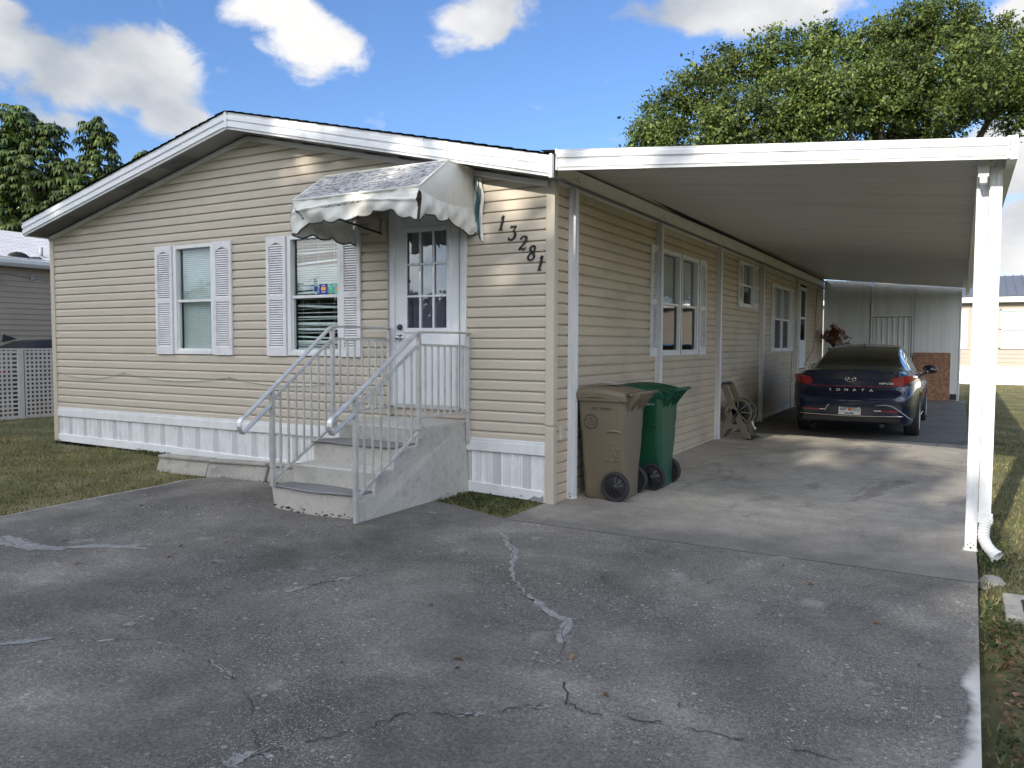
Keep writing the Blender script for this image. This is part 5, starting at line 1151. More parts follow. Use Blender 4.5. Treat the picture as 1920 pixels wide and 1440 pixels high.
def rearf(z): return interp(z, [.25, .34, .44, .52, .62, .70, .76, .84, .93, 1.0, 1.05, 1.085], [.07, .03, .0, -.035, -.045, -.03, .03, .045, .03, .0, -.02, -.03])
def S(y, v):
    """surface point: y along car, v 0..1 bottom centre -> roof centre, right side"""
    d = dense(section(y)); f = v * (NS - 1); i = min(int(f), NS - 2); t = f - i
    x = d[i][0] * (1 - t) + d[i + 1][0] * t; z = d[i][1] * (1 - t) + d[i + 1][1] * t
    yy = y
    if y < .35: yy = y + rearf(z) * (1 - y / .35)
    return (x, yy, z)
def Wc(p, sg=1): return (CX + sg * p[0], CY + p[1], CG + p[2])
car = empty('parked_car', (CX, CY + 2.4, CG), 'dark blue sedan parked under the carport with its tail towards us', 'car')
ys = [0, .02, .05, .09, .14, .2, .27, .35, .45, .55, .66, .78, .9] + [1.02 + .12 * i for i in range(30)] + [4.6, 4.68, 4.75, 4.8, 4.83, 4.85]
mb = MB(); rows = []
for y in ys:
    d = dense(section(y)); R_ = []
    for (x, z) in d:
        yy = y + (rearf(z) * (1 - y / .35) if y < .35 else 0); R_.append((x, yy, z))
    rows.append([Wc(p, 1) for p in R_] + [Wc(p, -1) for p in R_[1:-1][::-1]])
N = len(rows[0]); mb.add([p for r in rows for p in r], [(k * N + i, (k + 1) * N + i, (k + 1) * N + (i + 1) % N, k * N + (i + 1) % N) for k in range(len(rows) - 1) for i in range(N)], 0, True)
d = dense(section(0)); nr = 14; vs = []
for (x, z) in d:
    for j in range(nr + 1):
        s = -1 + 2 * j / nr; vs.append(Wc((x * s, rearf(z) - .055 * (1 - s * s) * min(1, x / .5), z)))
mb.add(vs, [(i * (nr + 1) + j, i * (nr + 1) + j + 1, (i + 1) * (nr + 1) + j + 1, (i + 1) * (nr + 1) + j) for i in range(NS - 1) for j in range(nr)], 0, True)
d = dense(section(4.85)); b0 = len(mb.v); mb.add([Wc((x, 4.85, z)) for x, z in d] + [Wc((-x, 4.85, z)) for x, z in d[1:-1][::-1]], [list(range(N))], 0)
body = mb.build('body', [M['paint'], M['black']], car)
bm = bmesh.new(); bm.from_mesh(body.data); bmesh.ops.remove_doubles(bm, verts=bm.verts, dist=.0008); bmesh.ops.recalc_face_normals(bm, faces=bm.faces); bm.to_mesh(body.data); bm.free()
# wheel arches
cut = MB()
for y in (1.13, 3.95):
    for sg in (-1, 1): cut.lathe([(0, -.12), (.365, -.12), (.365, .4), (0, .4)], (CX + sg * .78, CY + y, CG + .34), (sg, 0, 0), 40)
co = fixn(cut.build('cutter', M['black'], None)); bpy.context.view_layer.update()
bo = body.modifiers.new('b', 'BOOLEAN'); bo.object = co; bo.operation = 'DIFFERENCE'; bo.solver = 'EXACT'
bpy.context.view_layer.update(); me = bpy.data.meshes.new_from_object(body.evaluated_get(bpy.context.evaluated_depsgraph_get())); body.modifiers.clear(); body.data = me; bpy.data.objects.remove(co)
for p in body.data.polygons: p.use_smooth = True
def ry(x, z):
    a = abs(x); w0 = .74
    if a < w0: return rearf(z) - .055 * (1 - (a / w0) ** 2)
    # wraps round the corner
    y = interp(a, [.74, .80, .85, .885, .905], [0, .05, .15, .35, .7]); return y + rearf(z) * max(0, 1 - y / .35)
def rpatch(mb, x0, x1, z0, z1, off, nx_=12, nz=4, m=0):
    """z0,z1 may be functions of x"""
    f0 = z0 if callable(z0) else (lambda x: z0); f1 = z1 if callable(z1) else (lambda x: z1)
    def f(s, t):
        x = x0 + (x1 - x0) * s; z = f0(x) + (f1(x) - f0(x)) * t; return Wc((x, ry(x, z) - off, z))
    mb.grid(f, nx_, nz, m)
# rear window, windscreen, side glass as patches of the body surface
def patch(yfun0, yfun1, v0, v1, nm, mt, off=.004, sides=(1, -1), ny_=24, nv=10, full=False):
    mb = MB()
    if full:
        def f(s, t):
            y = yfun0 + (yfun1 - yfun0) * t; a = (s - .5) * 2; v = 1 - abs(a) * (1 - v0); p = S(y, v); q = Wc((p[0] * (1 if a > 0 else -1), p[1], p[2])); return (q[0], q[1] - off * .5, q[2] + off)
        mb.grid(f, 30, ny_, 0)
    else:
        for sg in sides:
            mb = MB()
            def f(s, t):
                v = v0 + (v1 - v0) * t; ya = yfun0(t); yb = yfun1(t); p = S(ya + (yb - ya) * s, v); return Wc((p[0] + off, p[1], p[2] + off * .3), sg)
            mb.grid(f, ny_, nv, 0); o_ = mb.build(nm, mt, car)
        return o_
    return mb.build(nm, mt, car)
patch(.80, 1.72, 11.4 / 14, 1, 'rear_window', M['car_glass2'], full=True)
patch(1.72, 2.95, 11.6 / 14, 1, 'glass_roof', M['roofglass'], full=True)
patch(3.0, 3.72, 11.3 / 14, 1, 'windscreen', M['car_glass2'], full=True)
patch(lambda t: .98 + .42 * t, lambda t: 1.52 + .15 * t, 8.5 / 14, 10.8 / 14, 'quarter_window', M['car_glass2'])
patch(lambda t: 1.58 + .12 * t, lambda t: 2.33, 8.5 / 14, 10.8 / 14, 'door_window', M['car_glass2'])
patch(lambda t: 2.41, lambda t: 3.52 - .62 * t, 8.5 / 14, 10.8 / 14, 'door_window', M['car_glass2'])
mb = MB()
for sg in (1, -1):
    for k in (8.35 / 14,):
        mb.tube([Wc((S(y, k)[0] + .004, S(y, k)[1], S(y, k)[2] + .002), sg) for y in [1.0 + i * .1 for i in range(27)]], .007, 5)
    mb.tube([Wc((S(y, 10.9 / 14)[0] + .004, S(y, 10.9 / 14)[1], S(y, 10.9 / 14)[2] + .003), sg) for y in [1.35 + i * .08 for i in range(20)]], .006, 5)
mb.build('window_trim', M['chrome'], car)
# doors shut lines
mb = MB()
for sg in (1, -1):
    for y in (1.54, 2.37, 3.45):
        mb.tube([Wc((S(y, v)[0] + .001, S(y, v)[1], S(y, v)[2]), sg) for v in [(3.3 + 5 * i / 8) / 14 for i in range(9)]], .003, 4)
for x in (-.60, .60): mb.tube([Wc((x * (1 + .03 * i), ry(x, z) + .001, z)) for i, z in enumerate((1.06, .98, .9, .83, .78, .72))], .003, 4)
mb.tube([Wc((x, ry(x, .715) - .001, .715 - .012 * abs(x))) for x in [-.62 + i * .062 for i in range(21)]], .0035, 4)
mb.build('shut_line', M['black'], car)
mb = MB()
for sg in (1, -1):
    for y in (1.75, 2.62): mb.tube([Wc((S(y + i * .04, 6.6 / 14)[0] + (.02 if 0 < i < 5 else .0), y + i * .04, .80), sg) for i in range(6)], .011, 6)
mb.build('door_handle', M['chrome'], car)
mb = MB()   # lower sill trim
for sg in (1, -1): mb.tube([Wc((ws(y) + .006, y, .235), sg) for y in [1.6 + i * .2 for i in range(10)]], .012, 5)
mb.build('sill_trim', M['chrome'], car)
# tail lamps joined by a thin light bar
LT = pch([.55, .62, .70, .80, .86, .905], [.955, .975, .995, 1.01, 1.01, .985]); LBm = pch([.55, .60, .66, .74, .82, .905], [.90, .855, .845, .865, .91, .965])
for sg in (1, -1):
    mb = MB()
    def f(s, t):
        x = (.565 + (.897 - .565) * s); z = LBm(x) + (LT(x) - LBm(x)) * t; return Wc((sg * (x + .002), ry(x, z) - .010 * math.sin(PI * min(1, max(0, t))) - .004, z))
    mb.grid(f, 24, 8, 0); tl = fixn(mb.build('tail_lamp', M['red_lens'], car))
    mb = MB(); mb.grid(lambda s, t: (lambda x, z: Wc((sg * x, ry(x, z) - .016, z)))(.60 + .2 * s, .94 + .012 * t), 10, 2, 0); mb.build('lamp_strip', M['red_dim'], tl)
mb = MB(); zf = lambda x: .845 - .018 * (1 - (abs(x) / .62) ** 2) + .0
rpatch(mb, -.60, .60, lambda x: zf(x) - .005, lambda x: zf(x) + .003, .006, 40, 2); mb.build('light_bar', M['red_dim'], car)
# emblem: oval ring with a slanted H
EZ = .945
mb = MB(); n = 36
def EP(x, z): return Wc((x, ry(x, EZ) - .008, EZ + z))
mb.tube([EP(.078 * math.cos(2 * PI * i / n), .038 * math.sin(2 * PI * i / n)) for i in range(n)], .0048, 6, closed=True)
mb.tube([EP(-.055, -.022), EP(-.038, .0), EP(-.018, .030)], .006, 6); mb.tube([EP(.018, -.030), EP(.038, .0), EP(.055, .022)], .006, 6); mb.tube([EP(-.034, .0), EP(-.005, -.004), EP(.005, .004), EP(.034, .0)], .005, 6)
mb.build('emblem', M['chrome'], car)
for i, ch in enumerate('SONATA'):
    x = -.295 + .118 * i; text_mesh(ch, .052, .002, M['chrome'], 'badge_letter', car, Matrix.Translation(Wc((x, ry(x, .775) - .006, .775))) @ Matrix.Rotation(math.radians(90), 4, 'X') @ Matrix.Diagonal((1.5, 1, 1, 1)), bold=.0006)
text_mesh('NEW-CASE', .040, .001, M['chrome'], 'dealer_badge', car, Matrix.Translation(Wc((.50, ry(.50, .885) - .009, .885))) @ Matrix.Rotation(math.radians(90), 4, 'X') @ Matrix.Rotation(math.radians(0), 4, 'Z'), bold=.0008)
# number plate
pz, px_ = .475, .01; yp = ry(0, .475) - .012
mb = MB(); mb.box(CX - .160, CX + .160, CY + yp + .004, CY + yp + .010, CG + pz - .085, CG + pz + .085); npl = mb.build('number_plate', M['chrome'], car, bevel=.004)
mb = MB(); mb.box(CX - .152, CX + .152, CY + yp, CY + yp + .004, CG + pz - .076, CG + pz + .078); mb.build('plate_face', M['plate_white'], npl)
def pt(t, x, z, size, mt, b_=.0008): text_mesh(t, size, .0002, mt, 'plate_text', npl, Matrix.Translation((CX + x, CY + yp - .0015, CG + pz + z)) @ Matrix.Rotation(math.radians(90), 4, 'X') @ Matrix.Diagonal((.82, 1, 1, 1)), bold=b_)
MG = mat('plate_ink', (.02, .06, .03), .5); MO = mat('plate_orange', (.55, .12, .04), .5); MGr = mat('plate_green', (.05, .25, .16), .5)
pt('66P', -.085, .008, .082, MG, .0014); pt('VEU', .088, .006, .082, MG, .0014); pt('MYFLORIDA', .0, .062, .022, MG); pt('MISS HERE', .0, -.058, .034, MG, .0012)
mb = MB(); mb.lathe([(.026, 0), (.0, .0005)], (CX - .0, CY + yp - .0015, CG + pz + .008), (0, -1, 0), 14); mb.lathe([(.02, 0), (.0, .0005)], (CX + .012, CY + yp - .0016, CG + pz + .0), (0, -1, 0), 12); mb.build('plate_fruit', MO, npl)
mb = MB(); mb.lathe([(.011, 0), (0, .0005)], (CX - .004, CY + yp - .0017, CG + pz + .034), (0, -1, 0), 10); mb.build('plate_leaf', MGr, npl)
# reflectors, lower valance, chrome blade with upswept ends
for sg in (1, -1):
    mb = MB(); rpatch(mb, sg * .44, sg * .68, .455, .478, .007, 8, 2); fixn(mb.build('reflector', M['red_dim'], car))
    mb = MB(); rpatch(mb, sg * .34, sg * .44, .458, .474, .007, 4, 2); fixn(mb.build('reverse_lamp', M['plate_white'], car))
    mb = MB(); mb.tube([Wc((sg * x, ry(x, z) - .006, z)) for x, z in ((.30, .545), (.34, .50), (.36, .445))] if sg < 0 else [Wc((x, ry(x, z) - .006, z)) for x, z in ((.36, .55), (.50, .56), (.60, .54), (.70, .47), (.80, .38), (.86, .32))], .009, 6); mb.build('bumper_crease', M['grey_frame'], car)
mb = MB(); mb.tube([Wc((x, ry(x, .375) - .008, .375 + .02 * abs(x))) for x in [-.74 + i * .074 for i in range(21)]], .009, 6); mb.build('bumper_blade', M['chrome'], car)
mb = MB(); rpatch(mb, -.70, .70, .29, .362, .004, 20, 3); fixn(mb.build('diffuser', M['black'], car))
# spoiler lip and aerial
mb = MB(); mb.tube([Wc((x, ry(x, 1.06) + .01, 1.078 - .05 * (abs(x) / .66) ** 2.2)) for x in [-.66 + i * .066 for i in range(21)]], .012, 6); mb.build('spoiler_lip', M['paint'], car)
mb = MB(); mb.add([Wc(p) for p in ((-.022, 1.85, 1.42), (.022, 1.85, 1.42), (0, 1.80, 1.43), (0, 2.02, 1.455), (0, 1.92, 1.515))], [(2, 0, 4), (1, 2, 4), (0, 3, 4), (3, 1, 4), (0, 2, 1, 3)]); mb.build('aerial_fin', M['black'], car)
# mirrors
for sg in (1, -1):
    mb = MB()
    def f(s, t):
        a = 2 * PI * s; r_ = math.sin(PI * t) ** .6; return Wc((1.00 + .13 * r_ * math.cos(a) * (1 if math.cos(a) < 0 else .95), 3.10 - .07 + .15 * t, 1.03 + .078 * r_ * math.sin(a) - .01 * math.cos(a)), sg)
    mb.grid(f, 20, 10, 0); mi = fixn(mb.build('door_mirror', M['paint'], car))
    mb = MB(); mb.grid(lambda s, t: Wc((1.00 + .105 * t * math.cos(2 * PI * s), 3.045, 1.03 + .06 * t * math.sin(2 * PI * s)), sg), 20, 2, 0); mb.build('mirror_glass', M['mirror'], mi)
    mb = MB(); mb.bar(Wc((.86, 3.12, .93), sg), Wc((.95, 3.11, .97), sg), .05, .03); mb.build('mirror_arm', M['black'], mi)
# wheels
for y in (1.13, 3.95):
    for sg in (1, -1):
        c_ = (CX + sg * .815, CY + y, CG + .335)
        mb = MB(); mb.lathe([(.225, -.10), (.30, -.112), (.328, -.10), (.335, -.07), (.335, .07), (.328, .10), (.30, .112), (.225, .10), (.225, -.10)], c_, (sg, 0, 0), 40); w = mb.build('wheel', M['rubber'], car)
        mb = MB(); mb.lathe([(.228, .10), (.222, .107), (.21, .09), (.205, .02), (0, .01)], c_, (sg, 0, 0), 40); 
        for i in range(10):
            a = 2 * PI * i / 10 + .1; u = Vector((0, math.cos(a), math.sin(a))); v = Vector((0, math.cos(a + .16), math.sin(a + .16))); o_ = Vector((sg * .085, 0, 0)); mb.bar(Vector(c_) + u * .03 + o_, Vector(c_) + v * .215 + o_, .022, .02, up=(1, 0, 0))
        mb.lathe([(.05, .07), (.048, .10), (0, .102)], c_, (sg, 0, 0), 16); mb.build('rim', M['alu'], w)
# seats seen faintly through the rear glass
mb = MB()
for x in (-.40, .40):
    for y in (1.75, 2.7): mb.box(CX + x - .22, CX + x + .22, CY + y, CY + y + .15, CG + .5, CG + 1.08); mb.box(CX + x - .12, CX + x + .12, CY + y, CY + y + .1, CG + 1.1, CG + 1.27)
mb.build('seat', M['dark_room'], car, bevel=.03)
# exhaust shadowed underside
mb = MB(); mb.tube([Wc((.45, .05, .23)), Wc((.45, .5, .24))], .03, 10); mb.build('exhaust', M['black'], car)
# ---------------------------------------------------------------- neighbour on the left
nl = empty('neighbour_house_left', (-17, 6, .1), 'grey beige sided house beyond the lattice at the left edge with a white shingle roof', 'house')
M['nb_siding'] = mat('nb_siding', (.34, .30, .235), .7, var=.06)
mb = MB(); zs = 3.16; X = -14.5
k = 0; z = .35
while z < zs + .08:
    z2 = min(z + .118, zs + .1)
    mb.add([(X + .02, -6, z), (X + .02, 16, z), (X + .004, 16, z2), (X + .004, -6, z2), (X, -6, z), (X, 16, z)], [(0, 1, 2, 3), (0, 4, 5, 1)]); z += .118
mb.build('wall', M['nb_siding'], nl)
mb = MB(); mb.box(-21, X - .01, -6, 16, 0, 3.1); mb.build('wall_core', M['nb_siding'], nl)
mb = MB(); mb.add([(-14.22, -6.3, 3.29), (-14.22, 16.3, 3.29), (-18, 16.3, 4.33), (-18, -6.3, 4.33)], [(0, 1, 2, 3)]); mb.add([(-18, -6.3, 4.33), (-18, 16.3, 4.33), (-21.7, 16.3, 3.3), (-21.7, -6.3, 3.3)], [(0, 1, 2, 3)])
rf = mb.build('roof', M['shingle_white'], nl, solid=.04)
mb = MB(); mb.prism([(0, 0), (.05, 0), (.10, .05), (.11, .13), (.09, .14), (0, .14)], lambda p, t: (-14.25 + p[0], t, 3.135 + p[1]), -6.3, 16.3); fixn(mb.build('gutter', M['white'], nl))
mb = MB(); mb.box(X, -14.2, -6.3, 16.3, 3.12, 3.13); mb.build('soffit', M['soffit'], nl)
mb = MB(); mb.tube([(-14.6, 3.62, 3.38), (-14.6, 3.62, 3.62)], .04, 10); mb.lathe([(.20, 0), (.05, .05)], (-14.6, 3.62, 3.385), (.25, 0, 1), 16); mb.build('vent_pipe', M['grey_frame'], rf)
mb = MB()   # black tarred flashing lying at the eave
for (y, w, h) in ((2.25, .10, .07), (2.45, .12, .05), (2.7, .14, .05), (3.0, .26, .17), (3.32, .14, .09), (3.42, .08, .10)):
    mb.grid(lambda s, t: (-14.36 + .10 * math.cos(PI * t) + random.uniform(-.01, .01), y + w * math.cos(2 * PI * s) * math.sin(PI * t) ** .5, 3.28 + max(-.01, h * math.sin(2 * PI * s) * math.sin(PI * t) ** .5) + random.uniform(-.006, .006)), 14, 8, 0)
mb.box(-14.42, -14.22, 2.2, 3.4, 3.28, 3.315); mb.build('roof_patch', M['rubber'], rf)
mb = MB(); mb.tube([(X + .03, 1.8, 3.02), (X + .03, 2.6, 2.99), (X + .03, 3.9, 2.86), (X + .03, 5.5, 2.80)], .008, 5); mb.box(X + .02, X + .05, 3.30, 3.38, 2.87, 2.97); mb.build('cable', M['grey_frame'], nl)
mb = MB(); mb.lathe([(.0, .13), (.10, .12), (.12, .06), (.12, -.05), (.09, -.1), (0, -.1)], (X + .16, 2.42, 2.95), (0, 0, 1), 16); mb.build('wall_lamp', M['white'], nl)

# lattice fence
lf = empty('lattice_fence', (-11.8, 2, .1), 'white square lattice fence panel at the left edge of the photo', 'fence')
XL = -11.8; pitch = .0795; zb0, zt0_ = .11, 1.36
def lattice(ya, yb, nm='lattice_panel'):
    mb = MB(); n = int((yb - ya) / pitch); 
    for i in range(n + 1): y = ya + pitch * i; mb.box(XL - .004, XL + .004, y - .0185, y + .0185, zb0, zt0_)
    m_ = int((zt0_ - zb0) / pitch)
    for j in range(m_ + 1): z = zb0 + .02 + pitch * j; mb.box(XL + .004, XL + .010, ya - .02, yb + .02, z - .0185, z + .0185)
    return mb.build(nm, M['lat'], lf)
M['lat'] = mat('lattice_white', (.60, .58, .55), .6, var=.08)
lattice(-1.6, 1.50); lattice(1.68, 4.8)
mb = MB(); mb.box(XL - .03, XL + .012, -1.7, 4.9, zt0_, zt0_ + .03); mb.box(XL - .03, XL + .012, -1.7, 4.9, zb0 - .03, zb0); mb.build('rail', M['lat'], lf)
mb = MB(); mb.box(XL - .03, XL + .015, 1.54, 1.64, .08, zt0_); mb.build('post', M['lat'], lf)
tag(MB().box(XL - .12, XL - .02, -1.7, 5, 0, .105).build('kerb', M['rubber'], None), 'dark kerb strip under the lattice fence', 'kerb')
# dark car behind the lattice: only its roof shows
nc = empty('neighbour_car', (-13.1, 4.0, .1), 'dark car behind the lattice fence with a small roof fin', 'car')
mb = MB()
def nc_(s, t):
    y = 1.2 + 4.4 * s; w = .88 * (math.sin(PI * min(1, max(0, s * .96 + .02))) ** .25)
    zt_ = interp(s, [0, .06, .14, .28, .5, .7, .8, .9, 1], [.55, .95, 1.2, 1.42, 1.46, 1.38, 1.0, .9, .55]); a = PI * t
    return (-13.1 + w * math.cos(a) * (1 if math.sin(a) < .7 else .98), y, .12 + zt_ * min(1, math.sin(a) * 1.15 + .0) if 0 < t < 1 else .3)
mb.grid(nc_, 30, 24, 0); mb.build('body', M['black'], nc)
mb = MB(); mb.add([(-13.12, 1.95, 1.50), (-13.08, 1.95, 1.50), (-13.1, 1.93, 1.52), (-13.1, 2.25, 1.57), (-13.1, 1.98, 1.66)], [(0, 2, 4), (2, 1, 4), (1, 3, 4), (3, 0, 4)]); mb.build('aerial_fin', M['black'], nc)
for y in (2.0, 4.8):
    for x in (-13.85, -12.35): MB_ = MB().lathe([(.0, -.1), (.30, -.1), (.32, 0), (.30, .1), (0, .1)], (x, y, .42), (1, 0, 0), 20).build('wheel', M['rubber'], nc)
mb = MB(); mb.box(-12.24, -12.22, 1.1, 1.55, .93, .97); mb.build('tail_lamp', M['red_lens'], nc)

# ---------------------------------------------------------------- neighbour behind on the right
nr = empty('neighbour_house_right', (4, 29, .15), 'cream sided house with a grey metal roof far behind the carport on the right', 'house')
M['nb2'] = mat('nb2_siding', (.36, .325, .27), .65, var=.04); YN = 26.5
mb = MB(); z = .74
while z < 2.98:
    mb.add([(-4, YN - .02, z), (16, YN - .02, z), (16, YN - .004, z + .152), (-4, YN - .004, z + .152), (-4, YN, z), (16, YN, z)], [(0, 1, 2, 3), (0, 4, 5, 1)]); z += .152
mb.build('wall', M['nb2'], nr)
mb = MB(); mb.box(-4, 16, YN + .01, YN + 7, .1, 3.0); mb.build('wall_core', M['nb2'], nr)
mb = MB(); 
for i in range(5): mb.add([(-4, YN - .03, .60 + i * .03), (16, YN - .03, .60 + i * .03), (16, YN - .015, .628 + i * .03), (-4, YN - .015, .628 + i * .03)], [(0, 1, 2, 3)])
mb.build('skirt_band', M['grey_frame'] if False else M['soffit'], nr)
mb = MB(); x = -4
while x < 16: mb.add([(x, YN - .01, .1), (x + .30, YN - .01, .1), (x + .30, YN - .01, .6), (x, YN - .01, .6), (x + .33, YN - .03, .1), (x + .33, YN - .03, .6)], [(0, 1, 2, 3), (1, 4, 5, 2)]); x += .33
mb.build('skirting', M['white_skirt'], nr)
mb = MB(); mb.box(-4.3, 16.3, YN - .36, YN - .33, 3.03, 3.22); mb.build('fascia', M['white'], nr)
mb = MB(); mb.box(-4.3, 16.3, YN - .33, YN, 3.02, 3.035); mb.build('soffit', M['soffit'], nr)
mb = MB(); mb.add([(-4.4, YN - .40, 3.23), (16.4, YN - .40, 3.23), (16.4, YN + 3.2, 4.2), (-4.4, YN + 3.2, 4.2)], [(0, 1, 2, 3)]); mb.add([(-4.4, YN + 3.2, 4.2), (16.4, YN + 3.2, 4.2), (16.4, YN + 7.4, 3.1), (-4.4, YN + 7.4, 3.1)], [(0, 1, 2, 3)])
x = -4.4
while x < 16.4: mb.bar((x, YN - .41, 3.25), (x, YN + 3.2, 4.22), .03, .05); x += .27
mb.build('roof', M['metal_roof'], nr)
def NR(u, d_, z): return (u, YN - .02 - d_, z)
for (a, b2, z0, z1) in ((4.55, 6.1, 1.38, 2.78), (2.2, 3.22, 1.38, 2.78)):
    mb = MB(); f = .05
    for r_ in ((a, a + f, z0, z1), (b2 - f, b2, z0, z1), (a, b2, z0, z0 + f), (a, b2, z1 - f, z1), (a, b2, 2.04, 2.10)): pbox(mb, NR, r_[0], r_[1], 0, .05, r_[2], r_[3])
    w = mb.build('window', M['white'], nr); mb = MB(); mb.add([NR(a, .01, z0), NR(b2, .01, z0), NR(b2, .01, z1), NR(a, .01, z1)], [(0, 1, 2, 3)]); mb.build('pane', M['nbpane'], w)
for (a, b2) in ((3.28, 3.56), (6.15, 6.45)):
    mb = MB(); pbox(mb, NR, a, b2, 0, .04, 1.36, 2.80); 
    for i in range(24): pbox(mb, NR, a + .05, b2 - .05, .04, .05, 1.45 + i * .052, 1.47 + i * .052)
    mb.build('shutter', M['white'], nr)

# ---------------------------------------------------------------- foliage
def leaf_mesh(name, C_, size, mt, parent, up=.3, aspect=.5, outward=None, origin=None):
    n = len(C_); d = rng.normal(size=(n, 3)); 
    if outward is not None: d += outward * .9
    d[:, 2] += up; d /= np.linalg.norm(d, axis=1)[:, None]                     # leaf normal
    r = rng.normal(size=(n, 3)); a = np.cross(d, r); a /= np.linalg.norm(a, axis=1)[:, None]; b_ = np.cross(d, a)
    s = size * rng.uniform(.6, 1.35, size=(n, 1)); v = np.empty((n, 4, 3))
    v[:, 0] = C_ - a * s; v[:, 1] = C_ + b_ * s * aspect + d * s * .12; v[:, 2] = C_ + a * s; v[:, 3] = C_ - b_ * s * aspect + d * s * .12
    me = bpy.data.meshes.new(name); org = np.array(parent.location if parent is not None else (origin or (0, 0, 0)))
    me.vertices.add(4 * n); me.vertices.foreach_set('co', (v - org).reshape(-1).astype('f')); me.loops.add(4 * n); me.loops.foreach_set('vertex_index', np.arange(4 * n, dtype='i'))
    me.polygons.add(n); me.polygons.foreach_set('loop_start', np.arange(0, 4 * n, 4, dtype='i')); me.polygons.foreach_set('loop_total', np.full(n, 4, dtype='i')); me.materials.append(mt); me.update(calc_edges=True)
    o = bpy.data.objects.new(name, me); link(o, parent)
    if parent is None and origin: o.location = origin
    return o
def clumpy(lobes, per, nclump, leafsig, shell=(.62, 1.02), flat=1.0):
    out = []; nrm = []
    for (x, y, z, r) in lobes:
        k = max(4, int(nclump * r * r)); d = rng.normal(size=(k, 3)); d /= np.linalg.norm(d, axis=1)[:, None]; rr = rng.uniform(*shell, size=(k, 1)) * r
        cc = np.array([x, y, z]) + d * rr * np.array([1, 1, .85])
        m_ = per; sg = leafsig * rng.uniform(.6, 1.3, size=(k, 1, 1))
        p = cc[:, None, :] + rng.normal(size=(k, m_, 3)) * sg * np.array([1, 1, flat]); out.append(p.reshape(-1, 3)); nrm.append(np.repeat(d, m_, axis=0))
    return np.concatenate(out), np.concatenate(nrm)
def limbs(root, tips, r0, parent, nm='trunk', mt=None):
    mb = MB()
    for t in tips:
        a = Vector(root[-1]); b_ = Vector(t); mid = (a + b_) / 2 + Vector((random.uniform(-.4, .4), random.uniform(-.4, .4), random.uniform(0, .5)))
        mb.tube([a, a.lerp(mid, .5) + Vector((0, 0, .1)), mid, b_], [r0 * .45, r0 * .36, r0 * .25, r0 * .08], 7)
    mb.tube(root, [r0 * (1.15 - .45 * i / (len(root) - 1)) for i in range(len(root))], 12)
    return mb.build(nm, mt or M['bark'], parent)
fic = empty('ficus_tree', (.8, 27, .1), 'large spreading leafy green tree rising behind the carport roof', 'tree')
P_, N_ = clumpy([(x, y, z, r * .9) for x, y, z, r in FICUS], 95, 24, .21, (.55, 1.0), .55)
keep = P_[:, 2] > 4.2; leaf_mesh('crown', P_[keep], .058, M['leaf'], fic, .35, .55, N_[keep])
P2, N2 = clumpy([(x, y, z, r * .74) for x, y, z, r in FICUS], 60, 16, .26, (.3, 1.0)); leaf_mesh('inner_foliage', P2, .088, M['leaf'], fic, .2, .7)
limbs([(.8, 27, .1), (.7, 27, 2.5), (.9, 26.8, 4.6)], [(x, y, z) for x, y, z, r in FICUS[::2]], .55, fic)

def rosettes(name, lobes, dens, parent):
    V = []; F = []
    for (x, y, z, r) in lobes:
        for _ in range(max(5, int(dens * r * r))):
            d = Vector((random.gauss(0, 1), random.gauss(0, 1), random.gauss(.25, 1))).normalized(); c_ = Vector((x, y, z)) + Vector((d.x, d.y, d.z * 1.0)) * r * random.uniform(.55, 1.03)
            nL = random.randint(8, 11); a0 = random.uniform(0, 6.28); L = random.uniform(.20, .33); droop = random.uniform(.8, 1.5); tilt = d * .5 + Vector((0, 0, 1)); tilt.normalize(); e1 = tilt.orthogonal().normalized(); e2 = tilt.cross(e1)
            for k in range(nL):
                a = a0 + 2 * PI * k / nL; u = e1 * math.cos(a) + e2 * math.sin(a); s_ = tilt.cross(u); dn = Vector((0, 0, -1))
                p0 = c_ + u * .03; p1 = c_ + u * L * .45 + dn * L * .10 * droop; p2 = c_ + u * L * .75 + dn * L * (.55 * droop); w = L * .17
                b_ = len(V); V += [p0, p1 - s_ * w, p1 + tilt * .01, p1 + s_ * w, p2]; F += [(b_, b_ + 1, b_ + 2), (b_, b_ + 2, b_ + 3), (b_ + 1, b_ + 4, b_ + 2), (b_ + 2, b_ + 4, b_ + 3)]
    mb = MB(); mb.add(V, F); return mb.build(name, M['leaf2'], parent)
sc1 = empty('umbrella_tree', (-21.5, 8, .1), 'umbrella tree with drooping glossy leaf clusters behind the left neighbour house', 'tree')
rosettes('crown', SCHEF, 150, sc1); P_, N_ = clumpy([(x, y, z, r * .8) for x, y, z, r in SCHEF], 10, 10, .2, (.1, .9)); leaf_mesh('inner_foliage', P_, .20, M['leaf2'], sc1)
limbs([(-21.6, 8, .1), (-21.5, 8, 2.0), (-21.7, 7.9, 4.2)], [(x, y, z) for x, y, z, r in SCHEF[::2]], .2, sc1)
sc2 = empty('umbrella_tree', (-21.2, 11, .1), 'small tip of an umbrella tree peeping over the left roof slope', 'tree')
rosettes('crown', SCHEF2, 260, sc2); limbs([(-21.2, 11, .1), (-21.2, 11, 4), (-21.1, 11, 7)], [(x, y, z) for x, y, z, r in SCHEF2], .12, sc2)

